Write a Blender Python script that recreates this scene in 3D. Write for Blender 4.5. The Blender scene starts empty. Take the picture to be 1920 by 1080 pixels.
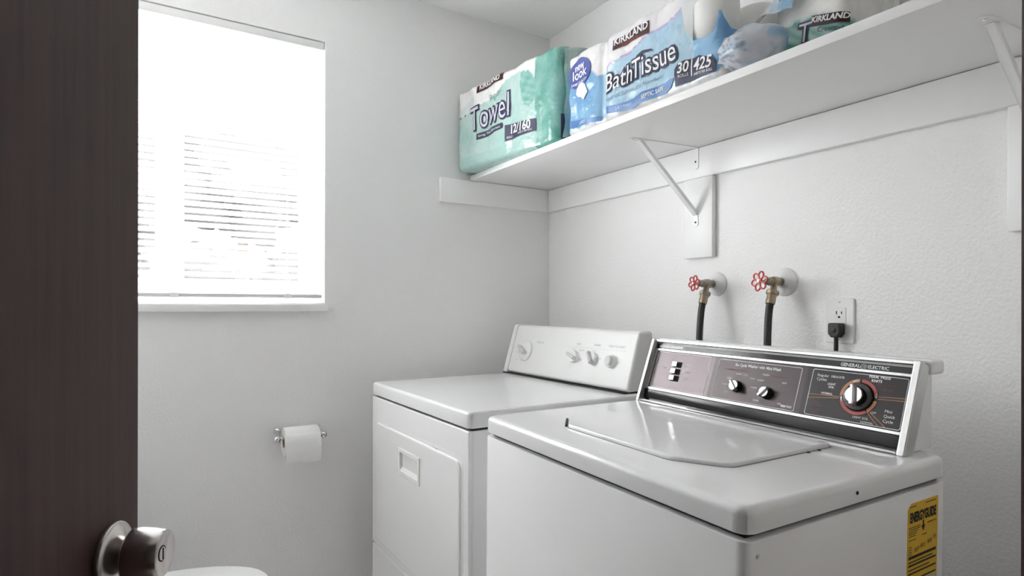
import bpy, bmesh, math, random
from mathutils import Vector, Matrix, noise

random.seed(7)
sc = bpy.context.scene
COL = sc.collection

# ------------------------------------------------------------------ camera
CAM = Vector((-1.4951, -2.1074, 1.1605))
cd = bpy.data.cameras.new('camera')
cam = bpy.data.objects.new('camera', cd)
COL.objects.link(cam)
cd.sensor_width = 36.0
cd.lens = 36.0 * 1108.15 / 1920.0
cd.shift_y = 33.5 / 1920.0
cd.clip_start = 0.01
cam.location = CAM
cam.rotation_euler = (Matrix.Rotation(math.radians(-31.767), 4, 'Z') @ Matrix.Rotation(math.radians(90), 4, 'X')
                      @ Matrix.Rotation(math.radians(0.106), 4, 'Z')).to_euler()
sc.camera = cam

# ------------------------------------------------------------------ world, sun, exposure
w = bpy.data.worlds.new('sky'); sc.world = w
w.use_nodes = True
wn = w.node_tree
bg = wn.nodes['Background']
bg.inputs['Color'].default_value = (0.97, 0.985, 1.0, 1)
bg.inputs['Strength'].default_value = 0.8
pd = bpy.data.lights.new('window_portal', 'AREA')
pd.shape = 'RECTANGLE'; pd.size = 0.92; pd.size_y = 0.92; pd.cycles.is_portal = True
port = bpy.data.objects.new('window_portal', pd); COL.objects.link(port)
port.location = (-1.425, 0.155, 1.62); port.rotation_euler = (math.radians(-90), 0, 0)

vs = sc.view_settings
vs.view_transform = 'Standard'; vs.look = 'None'; vs.gamma = 1.0; vs.use_curve_mapping = False
vs.exposure = 5.1
sc.cycles.max_bounces = 11; sc.cycles.diffuse_bounces = 8; sc.cycles.transparent_max_bounces = 16; sc.cycles.sample_clamp_indirect = 0.0; sc.cycles.caustics_reflective = False; sc.cycles.use_denoising = True

# ------------------------------------------------------------------ materials
def lin(c):
    return c / 12.92 if c <= 0.04045 else ((c + 0.055) / 1.055) ** 2.4
def rgb(r, g, b):
    return (lin(r / 255), lin(g / 255), lin(b / 255), 1)

MATS = {}
def mat(name, col, rough=0.5, metal=0.0, var=0.04, vscale=30.0, bump=0.0, bscale=200.0, bdist=0.001,
        coat=0.0, stretch=None, attr=None, alpha=1.0, trans=0.0, detail=3.0):
    if name in MATS:
        return MATS[name]
    m = bpy.data.materials.new(name); m.use_nodes = True
    nt = m.node_tree; N = nt.nodes; L = nt.links
    b = N['Principled BSDF']
    b.inputs['Roughness'].default_value = rough
    b.inputs['Metallic'].default_value = metal
    b.inputs['Coat Weight'].default_value = coat
    b.inputs['Coat Roughness'].default_value = 0.05
    b.inputs['Alpha'].default_value = alpha
    if trans:
        b.inputs['Transmission Weight'].default_value = trans
    tc = N.new('ShaderNodeTexCoord')
    src = tc.outputs['Object']
    if stretch:
        mp = N.new('ShaderNodeMapping'); mp.inputs['Scale'].default_value = stretch
        L.new(src, mp.inputs['Vector']); src = mp.outputs['Vector']
    nz = N.new('ShaderNodeTexNoise'); nz.inputs['Scale'].default_value = vscale; nz.inputs['Detail'].default_value = detail
    L.new(src, nz.inputs['Vector'])
    mx = N.new('ShaderNodeMix'); mx.data_type = 'RGBA'
    L.new(nz.outputs['Fac'], mx.inputs['Factor'])
    if attr:
        at = N.new('ShaderNodeVertexColor'); at.layer_name = attr
        hs = N.new('ShaderNodeMix'); hs.data_type = 'RGBA'; hs.blend_type = 'MULTIPLY'
        hs.inputs['Factor'].default_value = 1.0
        L.new(at.outputs['Color'], hs.inputs['A'])
        mx.inputs['A'].default_value = (1 - var, 1 - var, 1 - var, 1); mx.inputs['B'].default_value = (1, 1, 1, 1)
        L.new(mx.outputs['Result'], hs.inputs['B'])
        L.new(hs.outputs['Result'], b.inputs['Base Color'])
    else:
        mx.inputs['A'].default_value = (col[0] * (1 - var), col[1] * (1 - var), col[2] * (1 - var), 1)
        mx.inputs['B'].default_value = (min(1, col[0] * (1 + var)), min(1, col[1] * (1 + var)), min(1, col[2] * (1 + var)), 1)
        L.new(mx.outputs['Result'], b.inputs['Base Color'])
    if bump:
        n2 = N.new('ShaderNodeTexNoise'); n2.inputs['Scale'].default_value = bscale; n2.inputs['Detail'].default_value = 2.0
        L.new(src if stretch else tc.outputs['Object'], n2.inputs['Vector'])
        bp = N.new('ShaderNodeBump'); bp.inputs['Strength'].default_value = bump; bp.inputs['Distance'].default_value = bdist
        L.new(n2.outputs['Fac'], bp.inputs['Height']); L.new(bp.outputs['Normal'], b.inputs['Normal'])
    MATS[name] = m
    return m

M_WALL = mat('wall_paint', (0.88, 0.875, 0.87), 0.55, var=0.015, vscale=4, bump=0.50, bscale=125, bdist=0.003)
M_CEIL = mat('ceiling_paint', (0.94, 0.94, 0.935), 0.7, var=0.015, vscale=4, bump=0.4, bscale=110, bdist=0.003)
M_TRIM = mat('white_gloss_paint', (0.91, 0.91, 0.905), 0.4, var=0.02, vscale=12, bump=0.1, bscale=60)
M_FLOOR = mat('vinyl_floor', rgb(236, 233, 230), 0.4, var=0.15, vscale=8)
M_WALLH = mat('hall_paint', rgb(190, 186, 180), 0.6, var=0.02, vscale=4)
M_HALLFLOOR = mat('hall_wood_floor', rgb(130, 90, 60), 0.35, var=0.25, vscale=6, stretch=(1, 14, 1))
M_WOOD = mat('dark_stained_wood', rgb(68, 45, 40), 0.6, var=0.6, vscale=5, bump=0.25, bscale=12, bdist=0.0008, stretch=(16, 16, 0.7), detail=6)
M_ENAM = mat('white_enamel', (0.83, 0.83, 0.835), 0.16, var=0.01, coat=0.4)
M_ENAMB = mat('white_enamel_body', (0.88, 0.875, 0.88), 0.24, var=0.01, coat=0.2)
M_WENAM = mat('washer_enamel_top', (0.84, 0.84, 0.845), 0.16, var=0.01, coat=0.4)
M_WBODY = mat('washer_enamel_body', (0.89, 0.885, 0.89), 0.24, var=0.01, coat=0.2)
M_PLAST = mat('white_plastic', (0.82, 0.82, 0.81), 0.35, var=0.015)
M_GREYP = mat('pale_grey_plastic', (0.62, 0.62, 0.62), 0.35, var=0.02)
M_PRINTG = mat('grey_print', (0.42, 0.42, 0.43), 0.5)
M_GAP = mat('black_parts_and_gap_shade', (0.012, 0.012, 0.012), 0.7)  # black of small parts, also the shade set into gaps
M_CHROME = mat('chrome', (0.80, 0.80, 0.80), 0.10, 1.0, var=0.02)
M_BRUSH = mat('brushed_aluminium', (0.66, 0.66, 0.66), 0.28, 1.0, var=0.08, vscale=60, stretch=(1, 1, 12))
M_NICKEL = mat('satin_nickel', (0.60, 0.565, 0.545), 0.24, 1.0, var=0.06, vscale=40)
M_PANEL = mat('dark_bronze_panel', rgb(92, 84, 86), 0.30, 0.55, var=0.06)
M_PANELD = mat('black_panel', rgb(44, 40, 41), 0.28, 0.2, var=0.06)
M_BLACK = mat('gloss_black', (0.010, 0.010, 0.011), 0.12, var=0.05)
M_SILV = mat('silver_trim', (0.72, 0.72, 0.72), 0.28, 0.8)
M_PRINTW = mat('white_print', (0.85, 0.85, 0.85), 0.5)
M_PRINTR = mat('red_print', rgb(176, 84, 76), 0.5)
M_PRINTO = mat('tan_print', rgb(196, 140, 104), 0.5)
M_PRINTD = mat('dull_red_print', rgb(110, 62, 58), 0.5)
M_RUBBER = mat('black_rubber', (0.016, 0.016, 0.017), 0.45, var=0.1, bump=0.15, bscale=300)
M_BRASS = mat('aged_brass', rgb(170, 156, 132), 0.32, 1.0, var=0.15, vscale=80)
M_GALV = mat('tarnished_brass', rgb(165, 156, 144), 0.38, 1.0, var=0.15, vscale=80)
M_REDW = mat('red_enamel', rgb(196, 62, 56), 0.25, var=0.05, coat=0.4)
M_PORC = mat('porcelain', (0.84, 0.84, 0.84), 0.10, var=0.01, coat=0.5)
M_PAPER = mat('tissue_paper', (0.86, 0.85, 0.83), 0.9, var=0.03, vscale=60, bump=0.2, bscale=400)
M_CARD = mat('cardboard_core', rgb(176, 150, 120), 0.9)
M_HOLE = mat('screw_black', (0.02, 0.02, 0.02), 0.5)
M_YEL = mat('yellow_label', rgb(226, 180, 44), 0.5, var=0.05)
M_INK = mat('black_ink', (0.02, 0.018, 0.015), 0.6)
M_PALEL = mat('label_pale_table', rgb(200, 190, 140), 0.5, var=0.15, vscale=200)
M_WRAP = mat('printed_film', (1, 1, 1), 0.20, var=0.12, vscale=45, bump=0.55, bscale=42, bdist=0.007, attr='print', coat=0.5)
M_FILM = mat('loose_film', (1, 1, 1), 0.15, var=0.15, vscale=60, bump=0.6, bscale=50, bdist=0.008, attr='print', coat=0.6, alpha=0.82)
M_NAVY = mat('navy_print', rgb(44, 46, 78), 0.4, var=0.05)
M_MAROON = mat('maroon_print', rgb(64, 26, 26), 0.4, var=0.1)
M_BADGE = mat('violet_blue_print', rgb(74, 86, 158), 0.4, var=0.05)
M_BAND = mat('blue_band_print', rgb(74, 124, 182), 0.4, var=0.06)
M_PINK = mat('pink_line_print', rgb(190, 160, 205), 0.4)
M_GREEN = mat('outdoor_foliage', (.016,.016,.015), 0.8, var=0.4, vscale=3)
M_GROUND = mat('outdoor_lawn', (.030,.032,.028), 0.95, var=0.3, vscale=2)
M_SIDING = mat('outdoor_siding', rgb(120, 118, 116), 0.8, var=0.1, vscale=2)

def glass_mat():
    m = bpy.data.materials.new('window_glass'); m.use_nodes = True
    nt = m.node_tree; N = nt.nodes; L = nt.links
    N.remove(N['Principled BSDF'])
    t = N.new('ShaderNodeBsdfTransparent'); g = N.new('ShaderNodeBsdfGlossy'); g.inputs['Roughness'].default_value = 0.02
    x = N.new('ShaderNodeMixShader')
    x.inputs[0].default_value = 0.04
    L.new(t.outputs[0], x.inputs[1]); L.new(g.outputs[0], x.inputs[2])
    L.new(x.outputs[0], N['Material Output'].inputs['Surface'])
    return m
M_GLASS = glass_mat()

def slat_mat():
    m = bpy.data.materials.new('blind_slat'); m.use_nodes = True
    nt = m.node_tree; N = nt.nodes; L = nt.links
    N.remove(N['Principled BSDF'])
    d = N.new('ShaderNodeBsdfDiffuse'); t = N.new('ShaderNodeBsdfTranslucent')
    d.inputs['Color'].default_value = (0.88, 0.88, 0.88, 1); t.inputs['Color'].default_value = (0.9, 0.9, 0.89, 1)
    x = N.new('ShaderNodeMixShader'); x.inputs[0].default_value = 0.5
    L.new(d.outputs[0], x.inputs[1]); L.new(t.outputs[0], x.inputs[2])
    c = N.new('ShaderNodeBsdfTransparent'); y = N.new('ShaderNodeMixShader'); y.inputs[0].default_value = 0.15
    L.new(x.outputs[0], y.inputs[1]); L.new(c.outputs[0], y.inputs[2])
    L.new(y.outputs[0], N['Material Output'].inputs['Surface'])
    return m
M_SLAT = slat_mat()

# ------------------------------------------------------------------ mesh helpers
def obj(name, bm, m, parent=None, smooth=True, angle=35, recalc=True):
    if recalc:
        bmesh.ops.recalc_face_normals(bm, faces=bm.faces[:])
    me = bpy.data.meshes.new(name)
    bm.to_mesh(me); bm.free()
    me.materials.append(m)
    if smooth:
        me.shade_smooth()
        me.set_sharp_from_angle(angle=math.radians(angle))
    o = bpy.data.objects.new(name, me)
    COL.objects.link(o)
    if parent:
        o.parent = parent
    return o

def thing(name, label, cat, loc=(0, 0, 0), rot=(0, 0, 0), group=None):
    o = bpy.data.objects.new(name, None); COL.objects.link(o)
    o.empty_display_size = 0.05
    o.location = loc; o.rotation_euler = rot
    o['label'] = label; o['category'] = cat
    if group:
        o['group'] = group
    return o

def structure(o, label=None, cat=None):
    o['kind'] = 'structure'
    if label: o['label'] = label
    if cat: o['category'] = cat
    return o

def new():
    return bmesh.new()

def box(bm, lo, hi, bev=0.0, seg=2, mtx=None):
    t = bmesh.new()
    bmesh.ops.create_cube(t, size=1.0)
    lo = Vector(lo); hi = Vector(hi); c = (lo + hi) / 2; s = hi - lo
    for v in t.verts:
        v.co = Vector((c.x + v.co.x * s.x, c.y + v.co.y * s.y, c.z + v.co.z * s.z))
    if bev:
        bmesh.ops.bevel(t, geom=t.edges[:], offset=bev, segments=seg, affect='EDGES', profile=0.5)
    if mtx is not None:
        bmesh.ops.transform(t, matrix=mtx, verts=t.verts[:])
    me = bpy.data.meshes.new('tmp'); t.to_mesh(me); t.free()
    bm.from_mesh(me); bpy.data.meshes.remove(me)
    return bm

def axis_matrix(p, d, up=None):
    """matrix whose local +Z points along d, placed at p"""
    d = Vector(d).normalized()
    q = d.to_track_quat('Z', 'Y')
    return Matrix.Translation(Vector(p)) @ q.to_matrix().to_4x4()

def lathe(bm, prof, mtx, n=32, closed=False):
    rings = []
    for r, z in prof:
        if r < 1e-6:
            rings.append([bm.verts.new(mtx @ Vector((0, 0, z)))])
        else:
            rings.append([bm.verts.new(mtx @ Vector((r * math.cos(2 * math.pi * i / n), r * math.sin(2 * math.pi * i / n), z))) for i in range(n)])
    prs = list(zip(rings, rings[1:]))
    if closed:
        prs.append((rings[-1], rings[0]))
    for a, b in prs:
        for i in range(n):
            j = (i + 1) % n
            if len(a) == 1 and len(b) == 1: continue
            if len(a) == 1: bm.faces.new((a[0], b[i], b[j]))
            elif len(b) == 1: bm.faces.new((a[i], a[j], b[0]))
            else: bm.faces.new((a[i], a[j], b[j], b[i]))
    return bm

def tube(bm, pts, r, n=12, caps=True, rads=None):
    pts = [Vector(p) for p in pts]
    rings = []; up = Vector((0.0, 0.0, 1.0)); prev = None
    for k, p in enumerate(pts):
        d = (pts[min(k + 1, len(pts) - 1)] - pts[max(k - 1, 0)]).normalized()
        if prev is None:
            a = d.cross(up if abs(d.z) < 0.95 else Vector((1, 0, 0))).normalized()
        else:
            a = (prev - d * prev.dot(d)).normalized()
        prev = a; b = d.cross(a)
        rr = rads[k] if rads else r
        rings.append([bm.verts.new(p + (a * math.cos(2 * math.pi * i / n) + b * math.sin(2 * math.pi * i / n)) * rr) for i in range(n)])
    for a, b in zip(rings, rings[1:]):
        for i in range(n):
            j = (i + 1) % n
            bm.faces.new((a[i], a[j], b[j], b[i]))
    if caps:
        bm.faces.new(rings[0][::-1]); bm.faces.new(rings[-1])
    return bm

def round_poly(pts, rad, seg=5):
    out = []; n = len(pts)
    rads = rad if isinstance(rad, (list, tuple)) else [rad] * n
    for i in range(n):
        p = Vector(pts[i]); a = Vector(pts[i - 1]) - p; b = Vector(pts[(i + 1) % n]) - p
        la, lb = a.length, b.length; a.normalize(); b.normalize()
        r = rads[i]
        if r <= 0:
            out.append(p); continue
        ang = math.acos(max(-1, min(1, a.dot(b))))
        t = min(r / math.tan(ang / 2), la * 0.49, lb * 0.49)
        r2 = t * math.tan(ang / 2)
        c = p + (a + b).normalized() * (r2 / math.sin(ang / 2))
        s0 = p + a * t - c; s1 = p + b * t - c
        a0 = math.atan2(s0.y, s0.x); a1 = math.atan2(s1.y, s1.x)
        da = (a1 - a0 + math.pi) % (2 * math.pi) - math.pi
        for k in range(seg + 1):
            q = a0 + da * k / seg
            out.append(c + Vector((math.cos(q), math.sin(q))) * r2)
    return out

def inset_poly(pts, d):
    n = len(pts)
    area = sum(pts[i - 1].x * pts[i].y - pts[i].x * pts[i - 1].y for i in range(n))
    sg = 1 if area > 0 else -1
    out = []
    for i in range(n):
        e0 = (pts[i] - pts[i - 1]); e1 = (pts[(i + 1) % n] - pts[i])
        if e0.length < 1e-9: e0 = e1
        if e1.length < 1e-9: e1 = e0
        e0 = e0.normalized(); e1 = e1.normalized()
        n0 = Vector((-e0.y, e0.x)) * sg; n1 = Vector((-e1.y, e1.x)) * sg
        m = n0 + n1
        if m.length < 1e-6: m = n0
        m.normalize()
        out.append(pts[i] + m * (d / max(0.35, m.dot(n0))))
    return out

class Frame:
    def __init__(s, o, ux, uy, un):
        s.o = Vector(o); s.x = Vector(ux); s.y = Vector(uy); s.n = Vector(un)
    def __call__(s, x, y, n=0.0):
        return s.o + s.x * x + s.y * y + s.n * n
XY = Frame((0, 0, 0), (1, 0, 0), (0, 1, 0), (0, 0, 1))

def prism(bm, pts, n0, n1, fr=XY, bev=0.0, seg=4, bev0=0.0):
    pts = [Vector(p) for p in pts]
    prof = []
    if bev0:
        for k in range(seg + 1):
            a = math.pi / 2 * k / seg
            prof.append((n0 + bev0 * (1 - math.sin(a)), bev0 * (1 - math.cos(a))))
        prof = prof[::-1]
        prof = [(n0 + bev0 * (1 - math.cos(math.pi / 2 * k / seg)), bev0 * (1 - math.sin(math.pi / 2 * k / seg))) for k in range(seg + 1)]
    else:
        prof.append((n0, 0.0))
    if bev:
        for k in range(seg + 1):
            a = math.pi / 2 * k / seg
            prof.append((n1 - bev + bev * math.sin(a), bev * (1 - math.cos(a))))
        prof.append((n1, bev * 1.12 + .0003))
    else:
        prof.append((n1, 0.0))
    rings = []
    for z, ins in prof:
        q = inset_poly(pts, ins) if ins > 1e-7 else pts
        rings.append([bm.verts.new(fr(p.x, p.y, z)) for p in q])
    n = len(pts)
    for a, b in zip(rings, rings[1:]):
        for i in range(n):
            j = (i + 1) % n
            bm.faces.new((a[i], a[j], b[j], b[i]))
    bm.faces.new(rings[0][::-1]); bm.faces.new(rings[-1])
    return bm

def rect(x0, x1, y0, y1, r=0.0, seg=5):
    p = [(x0, y0), (x1, y0), (x1, y1), (x0, y1)]
    return round_poly(p, r, seg) if r else [Vector(q) for q in p]

def ring_frame(bm, outer, inner, n0, n1, fr):
    """flat frame between two outlines with the same number of points"""
    n = len(outer)
    A = [bm.verts.new(fr(p[0], p[1], n1)) for p in outer]; B = [bm.verts.new(fr(p[0], p[1], n1)) for p in inner]
    A0 = [bm.verts.new(fr(p[0], p[1], n0)) for p in outer]; B0 = [bm.verts.new(fr(p[0], p[1], n0)) for p in inner]
    for i in range(n):
        j = (i + 1) % n
        bm.faces.new((A[i], A[j], B[j], B[i])); bm.faces.new((A0[i], A0[j], A[j], A[i]))
        bm.faces.new((B[i], B[j], B0[j], B0[i])); bm.faces.new((A0[j], A0[i], B0[i], B0[j]))
    return bm

def text_geo(s, size, offset=0.0, align='CENTER'):
    cu = bpy.data.curves.new('txt', 'FONT'); cu.body = s; cu.size = size; cu.offset = offset
    cu.align_x = align; cu.align_y = 'CENTER'; cu.resolution_u = 3
    o = bpy.data.objects.new('txt', cu); COL.objects.link(o)
    me = o.to_mesh()
    vs_ = [(v.co.x, v.co.y) for v in me.vertices]; fs = [tuple(p.vertices) for p in me.polygons]
    o.to_mesh_clear()
    bpy.data.objects.remove(o); bpy.data.curves.remove(cu)
    return vs_, fs

def letter(name, specs, fn, m, parent, sub=0.0):
    """specs: (string, x, y, size, bold, xscale, rotation, align); fn maps the flat print to the surface"""
    if len(specs) > 1:
        return [letter(name, [sp], fn, m, parent, sub) for sp in specs]
    bm = new()
    for sp in specs:
        s, x, y, size, off, sx, ro, al = (list(sp) + [0.0, 1.0, 0.0, 'CENTER'][len(sp) - 4:])[:8]
        vv, ff = text_geo(s, size, off, al)
        c, n = math.cos(math.radians(ro)), math.sin(math.radians(ro))
        t = bmesh.new()
        bv = [t.verts.new((x + (a * sx) * c - b * n, y + (a * sx) * n + b * c, 0)) for a, b in vv]
        for f in ff:
            try: t.faces.new([bv[i] for i in f])
            except ValueError: pass
        if sub:
            for _ in range(2):
                ed = [e for e in t.edges if e.calc_length() > sub]
                if not ed: break
                bmesh.ops.subdivide_edges(t, edges=ed, cuts=2)
            bmesh.ops.triangulate(t, faces=t.faces[:])
        me = bpy.data.meshes.new('tmp'); t.to_mesh(me); t.free()
        n0 = len(bm.verts)
        bm.from_mesh(me); bpy.data.meshes.remove(me)
        bm.verts.ensure_lookup_table()
        for v in bm.verts[n0:]:
            v.co = fn(v.co.x, v.co.y)
    return obj(name, bm, m, parent, smooth=False, recalc=False)

def patch(name, pts, fn, m, parent, step=0.012):
    """a flat printed shape laid on a curved surface"""
    t = new()
    vs_ = [t.verts.new((p[0], p[1], 0)) for p in pts]
    t.faces.new(vs_)
    xs = [p[0] for p in pts]; ys = [p[1] for p in pts]
    k = math.floor(min(xs) / step) + 1
    while k * step < max(xs):
        bmesh.ops.bisect_plane(t, geom=t.verts[:] + t.edges[:] + t.faces[:], plane_co=(k * step, 0, 0), plane_no=(1, 0, 0)); k += 1
    k = math.floor(min(ys) / step) + 1
    while k * step < max(ys):
        bmesh.ops.bisect_plane(t, geom=t.verts[:] + t.edges[:] + t.faces[:], plane_co=(0, k * step, 0), plane_no=(0, 1, 0)); k += 1
    for v in t.verts:
        v.co = fn(v.co.x, v.co.y)
    return obj(name, t, m, parent, smooth=True, recalc=False)

def interp(tab, x):
    if x <= tab[0][0]: return tab[0][1]
    for (a, b), (c, d) in zip(tab, tab[1:]):
        if x <= c: return b + (d - b) * (x - a) / (c - a)
    return tab[-1][1]

# ------------------------------------------------------------------ room shell
HC = 2.3235
XL, YF = -1.97, -1.96           # left wall and inner face of the door wall
WX0, WX1, WZ0, WZ1 = -1.888, -0.963, 1.150, 2.085   # window opening
DX0, DX1, DZ = -1.832, -1.0165, 2.04                  # door opening

b = new(); box(b, (XL - 0.12, YF - 0.11, -0.1), (0.12, 0.14, 0.0))
structure(obj('floor', b, M_FLOOR), 'pale vinyl floor of the small laundry bathroom', 'floor')
b = new(); box(b, (XL - 0.12, YF - 0.11, HC), (0.12, 0.14, HC + 0.1))
structure(obj('ceiling', b, M_CEIL), 'flat white ceiling meeting both walls at the corner', 'ceiling')
b = new(); box(b, (0, YF - 0.11, 0), (0.12, 0.14, HC))
structure(obj('wall_right', b, M_WALL), 'white textured wall behind the washer, dryer and shelf', 'wall')
b = new(); box(b, (XL - 0.12, YF - 0.11, 0), (XL, 0.14, HC))
structure(obj('wall_left', b, M_WALL), 'white textured wall hidden behind the open door', 'wall')
b = new()
box(b, (XL, 0, 0), (WX0, 0.14, HC)); box(b, (WX1, 0, 0), (0, 0.14, HC))
box(b, (WX0, 0, 0), (WX1, 0.14, WZ0)); box(b, (WX0, 0, WZ1), (WX1, 0.14, HC))
structure(obj('wall_back', b, M_WALL), 'white textured wall with the window and the paper holder', 'wall')
b = new()
box(b, (XL, YF - 0.11, 0), (DX0 - 0.02, YF, HC)); box(b, (DX1 + 0.02, YF - 0.11, 0), (0, YF, HC))
box(b, (DX0 - 0.02, YF - 0.11, DZ + 0.02), (DX1 + 0.02, YF, HC))
structure(obj('wall_front', b, mat('front_wall_tone', rgb(205, 202, 198), .6, var=.06, vscale=6, stretch=(10, 10, .6))), 'pale wall around the doorway the photo looks through', 'wall')  # unseen wall face, its tone set for the light it bounces
# door lining in dark wood
b = new()
box(b, (DX1, YF - 0.115, 0), (DX1 + 0.02, YF + 0.004, DZ), 0.002)
box(b, (DX0 - 0.02, YF - 0.115, 0), (DX0, YF + 0.004, DZ), 0.002)
box(b, (DX0 - 0.02, YF - 0.115, DZ), (DX1 + 0.02, YF + 0.004, DZ + 0.02), 0.002)
structure(obj('trim_1', b, M_WOOD), 'dark wooden door lining at the right edge of view', 'trim')
b = new()
box(b, (DX1 + 0.02, YF, 0.0), (-0.001, YF + 0.012, 0.08), 0.003)
structure(obj('baseboard_front', b, M_TRIM), 'white baseboard along the doorway wall', 'baseboard')
b = new()
box(b, (XL, -0.012, 0.0), (-0.001, -0.0005, 0.08), 0.003)
structure(obj('baseboard_back', b, M_TRIM), 'white baseboard under the window wall', 'baseboard')
# hallway behind the camera
b = new(); box(b, (-2.6, -3.6, -0.1), (0.2, YF - 0.11, 0.0))
structure(obj('floor_hall', b, M_HALLFLOOR), 'brown wooden floor of the hallway outside the door', 'floor')
b = new(); box(b, (-2.6, -3.6, HC), (0.2, YF - 0.11, HC + 0.1))
structure(obj('ceiling_hall', b, M_CEIL), 'white ceiling of the hallway outside the door', 'ceiling')
b = new()
box(b, (-2.7, -3.7, 0), (0.3, -3.6, HC)); box(b, (-2.7, -3.6, 0), (-2.6, YF - 0.11, HC)); box(b, (0.2, -3.6, 0), (0.3, YF - 0.11, HC))
box(b, (-2.6, YF - 0.11, 0), (XL - 0.12, YF - 0.05, HC)); box(b, (0.12, YF - 0.11, 0), (0.2, YF - 0.05, HC))
structure(obj('wall_hall', b, M_WALLH), 'pale hallway walls outside the laundry door', 'wall')

# outdoors
b = new(); box(b, (-9, 4.0, -0.6), (6, 8, -0.5))
structure(obj('ground_outside', b, M_GROUND), 'dark green lawn outside the window', 'ground')

b = new(); box(b, (-6, 0.14, 2.40), (4, 0.85, 2.52))
structure(obj('added_eave', b, M_TRIM), 'added unseen white overhang cutting high sky light above the window', 'light_blocker')  # unseen overhang, added to cut light from the high sky

def hedge(x0, x1, y, top, label, seed):
    o = thing('garden_hedge', label, 'hedge', ((x0 + x1) / 2, y, -.5), group='hedges outside the window')
    t = new(); n, m = 60, 26; G = []
    for i in range(n + 1):
        row = []
        for j in range(m + 1):
            a, c = i / n, j / m
            ang = math.pi * c
            hh = top + .35 * noise.noise(Vector((a * 7 + seed, 0, 0))) + .5
            p = Vector((x0 + (x1 - x0) * a, y - .6 * math.cos(ang), -.5 + hh * math.sin(ang) ** .45))
            p += noise.noise_vector(p * 3.1) * .16 + noise.noise_vector(p * 9.0) * .07
            row.append(t.verts.new(p - Vector(o.location)))
        G.append(row)
    for i in range(n):
        for j in range(m):
            t.faces.new((G[i][j], G[i + 1][j], G[i + 1][j + 1], G[i][j + 1]))
    obj('foliage', t, M_GREEN, o, angle=60)
hedge(-6.5, -1.9, 6.0, 1.9, 'dark green hedge outside, left behind the blind', 1.0)
hedge(-1.2, 3.0, 6.6, 1.9, 'dark green hedge outside, right behind the blind', 5.0)

def tree(x, y, z0, z1, rw, label, seed):
    o = thing('garden_tree', label, 'tree', (x, y, -.5), group='trees outside the window')
    t = new(); tube(t, [(0, 0, 0), (.04, 0, (z0 + z1) / 4), (0, .03, (z0 + z1) / 2 + .4)], .07, 8, rads=[.09, .07, .05]); obj('trunk', t, M_BARK, o)
    t = new(); bmesh.ops.create_icosphere(t, subdivisions=4, radius=1.0)
    for v in t.verts:
        d = v.co.normalized(); k = 1 + .5 * noise.noise(d * 2.3 + Vector((seed, 0, 0))) + .35 * noise.noise(d * 5.0 + Vector((0, seed, 0)))
        v.co = Vector((d.x * rw * k, d.y * rw * k, (z0 + z1) / 2 + .5 + d.z * (z1 - z0) / 2 * k))
    obj('crown', t, M_GREEN, o, angle=60)
M_BARK = mat('outdoor_bark', (.03, .025, .02), .9)
tree(-0.60, 5.0, 1.95, 3.0, .75, 'dark tree outside seen through the middle of the blind', 2.0)
tree(-1.62, 4.4, 1.45, 2.7, .28, 'dark slim tree outside seen beside the door edge', 6.0)

# ------------------------------------------------------------------ window
win = bpy.data.objects.new('window_1', None); COL.objects.link(win)
structure(win, 'white sliding window behind the closed blind', 'window'); win.location = ((WX0 + WX1) / 2, 0.10, WZ0)
wl = Matrix.Translation(-Vector(win.location))
def wbox(lo, hi, bev=0.003):
    t = new(); box(t, lo, hi, bev, 2, wl); return t
fw = 0.045
t = new()
for lo, hi in (((WX0, .085, WZ0 + .02), (WX0 + fw, .135, WZ1)), ((WX1 - fw, .085, WZ0 + .02), (WX1, .135, WZ1)),
               ((WX0 + fw, .085, WZ0 + .02), (WX1 - fw, .135, WZ0 + .02 + fw)), ((WX0 + fw, .085, WZ1 - fw), (WX1 - fw, .135, WZ1))):
    box(t, lo, hi, 0.003, 2, wl)
obj('window_frame', t, M_PLAST, win)
xm = -1.430
obj('meeting_stile', wbox((xm - .020, .090, WZ0 + .02 + fw), (xm + .020, .128, WZ1 - fw)), M_PLAST, win)
for x0, x1, yy in ((WX0 + fw, xm - .020, .115), (xm + .020, WX1 - fw, .103)):
    t = new()
    s = .02
    for lo, hi in (((x0, yy - .01, WZ0 + .065), (x0 + s, yy + .012, WZ1 - fw)), ((x1 - s, yy - .01, WZ0 + .065), (x1, yy + .012, WZ1 - fw)),
                   ((x0 + s, yy - .01, WZ0 + .065), (x1 - s, yy + .012, WZ0 + .065 + s)), ((x0 + s, yy - .01, WZ1 - fw - s), (x1 - s, yy + .012, WZ1 - fw))):
        box(t, lo, hi, 0.002, 1, wl)
    sash = obj('sash', t, M_PLAST, win)
    t = new(); box(t, (x0 + s, yy - .002, WZ0 + .065 + s), (x1 - s, yy + .002, WZ1 - fw - s), 0, 1, wl)
    obj('pane', t, M_GLASS, sash, smooth=False)
obj('window_sill', wbox((WX0 + .001, -.022, WZ0 - .010), (WX1 + .006, -.0005, WZ0 + .016), 0.003), M_TRIM, win)
obj('sill_board', wbox((WX0 + .001, .0, WZ0 + .001), (WX1 - .001, .085, WZ0 + .020), 0.002), M_TRIM, win)

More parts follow.
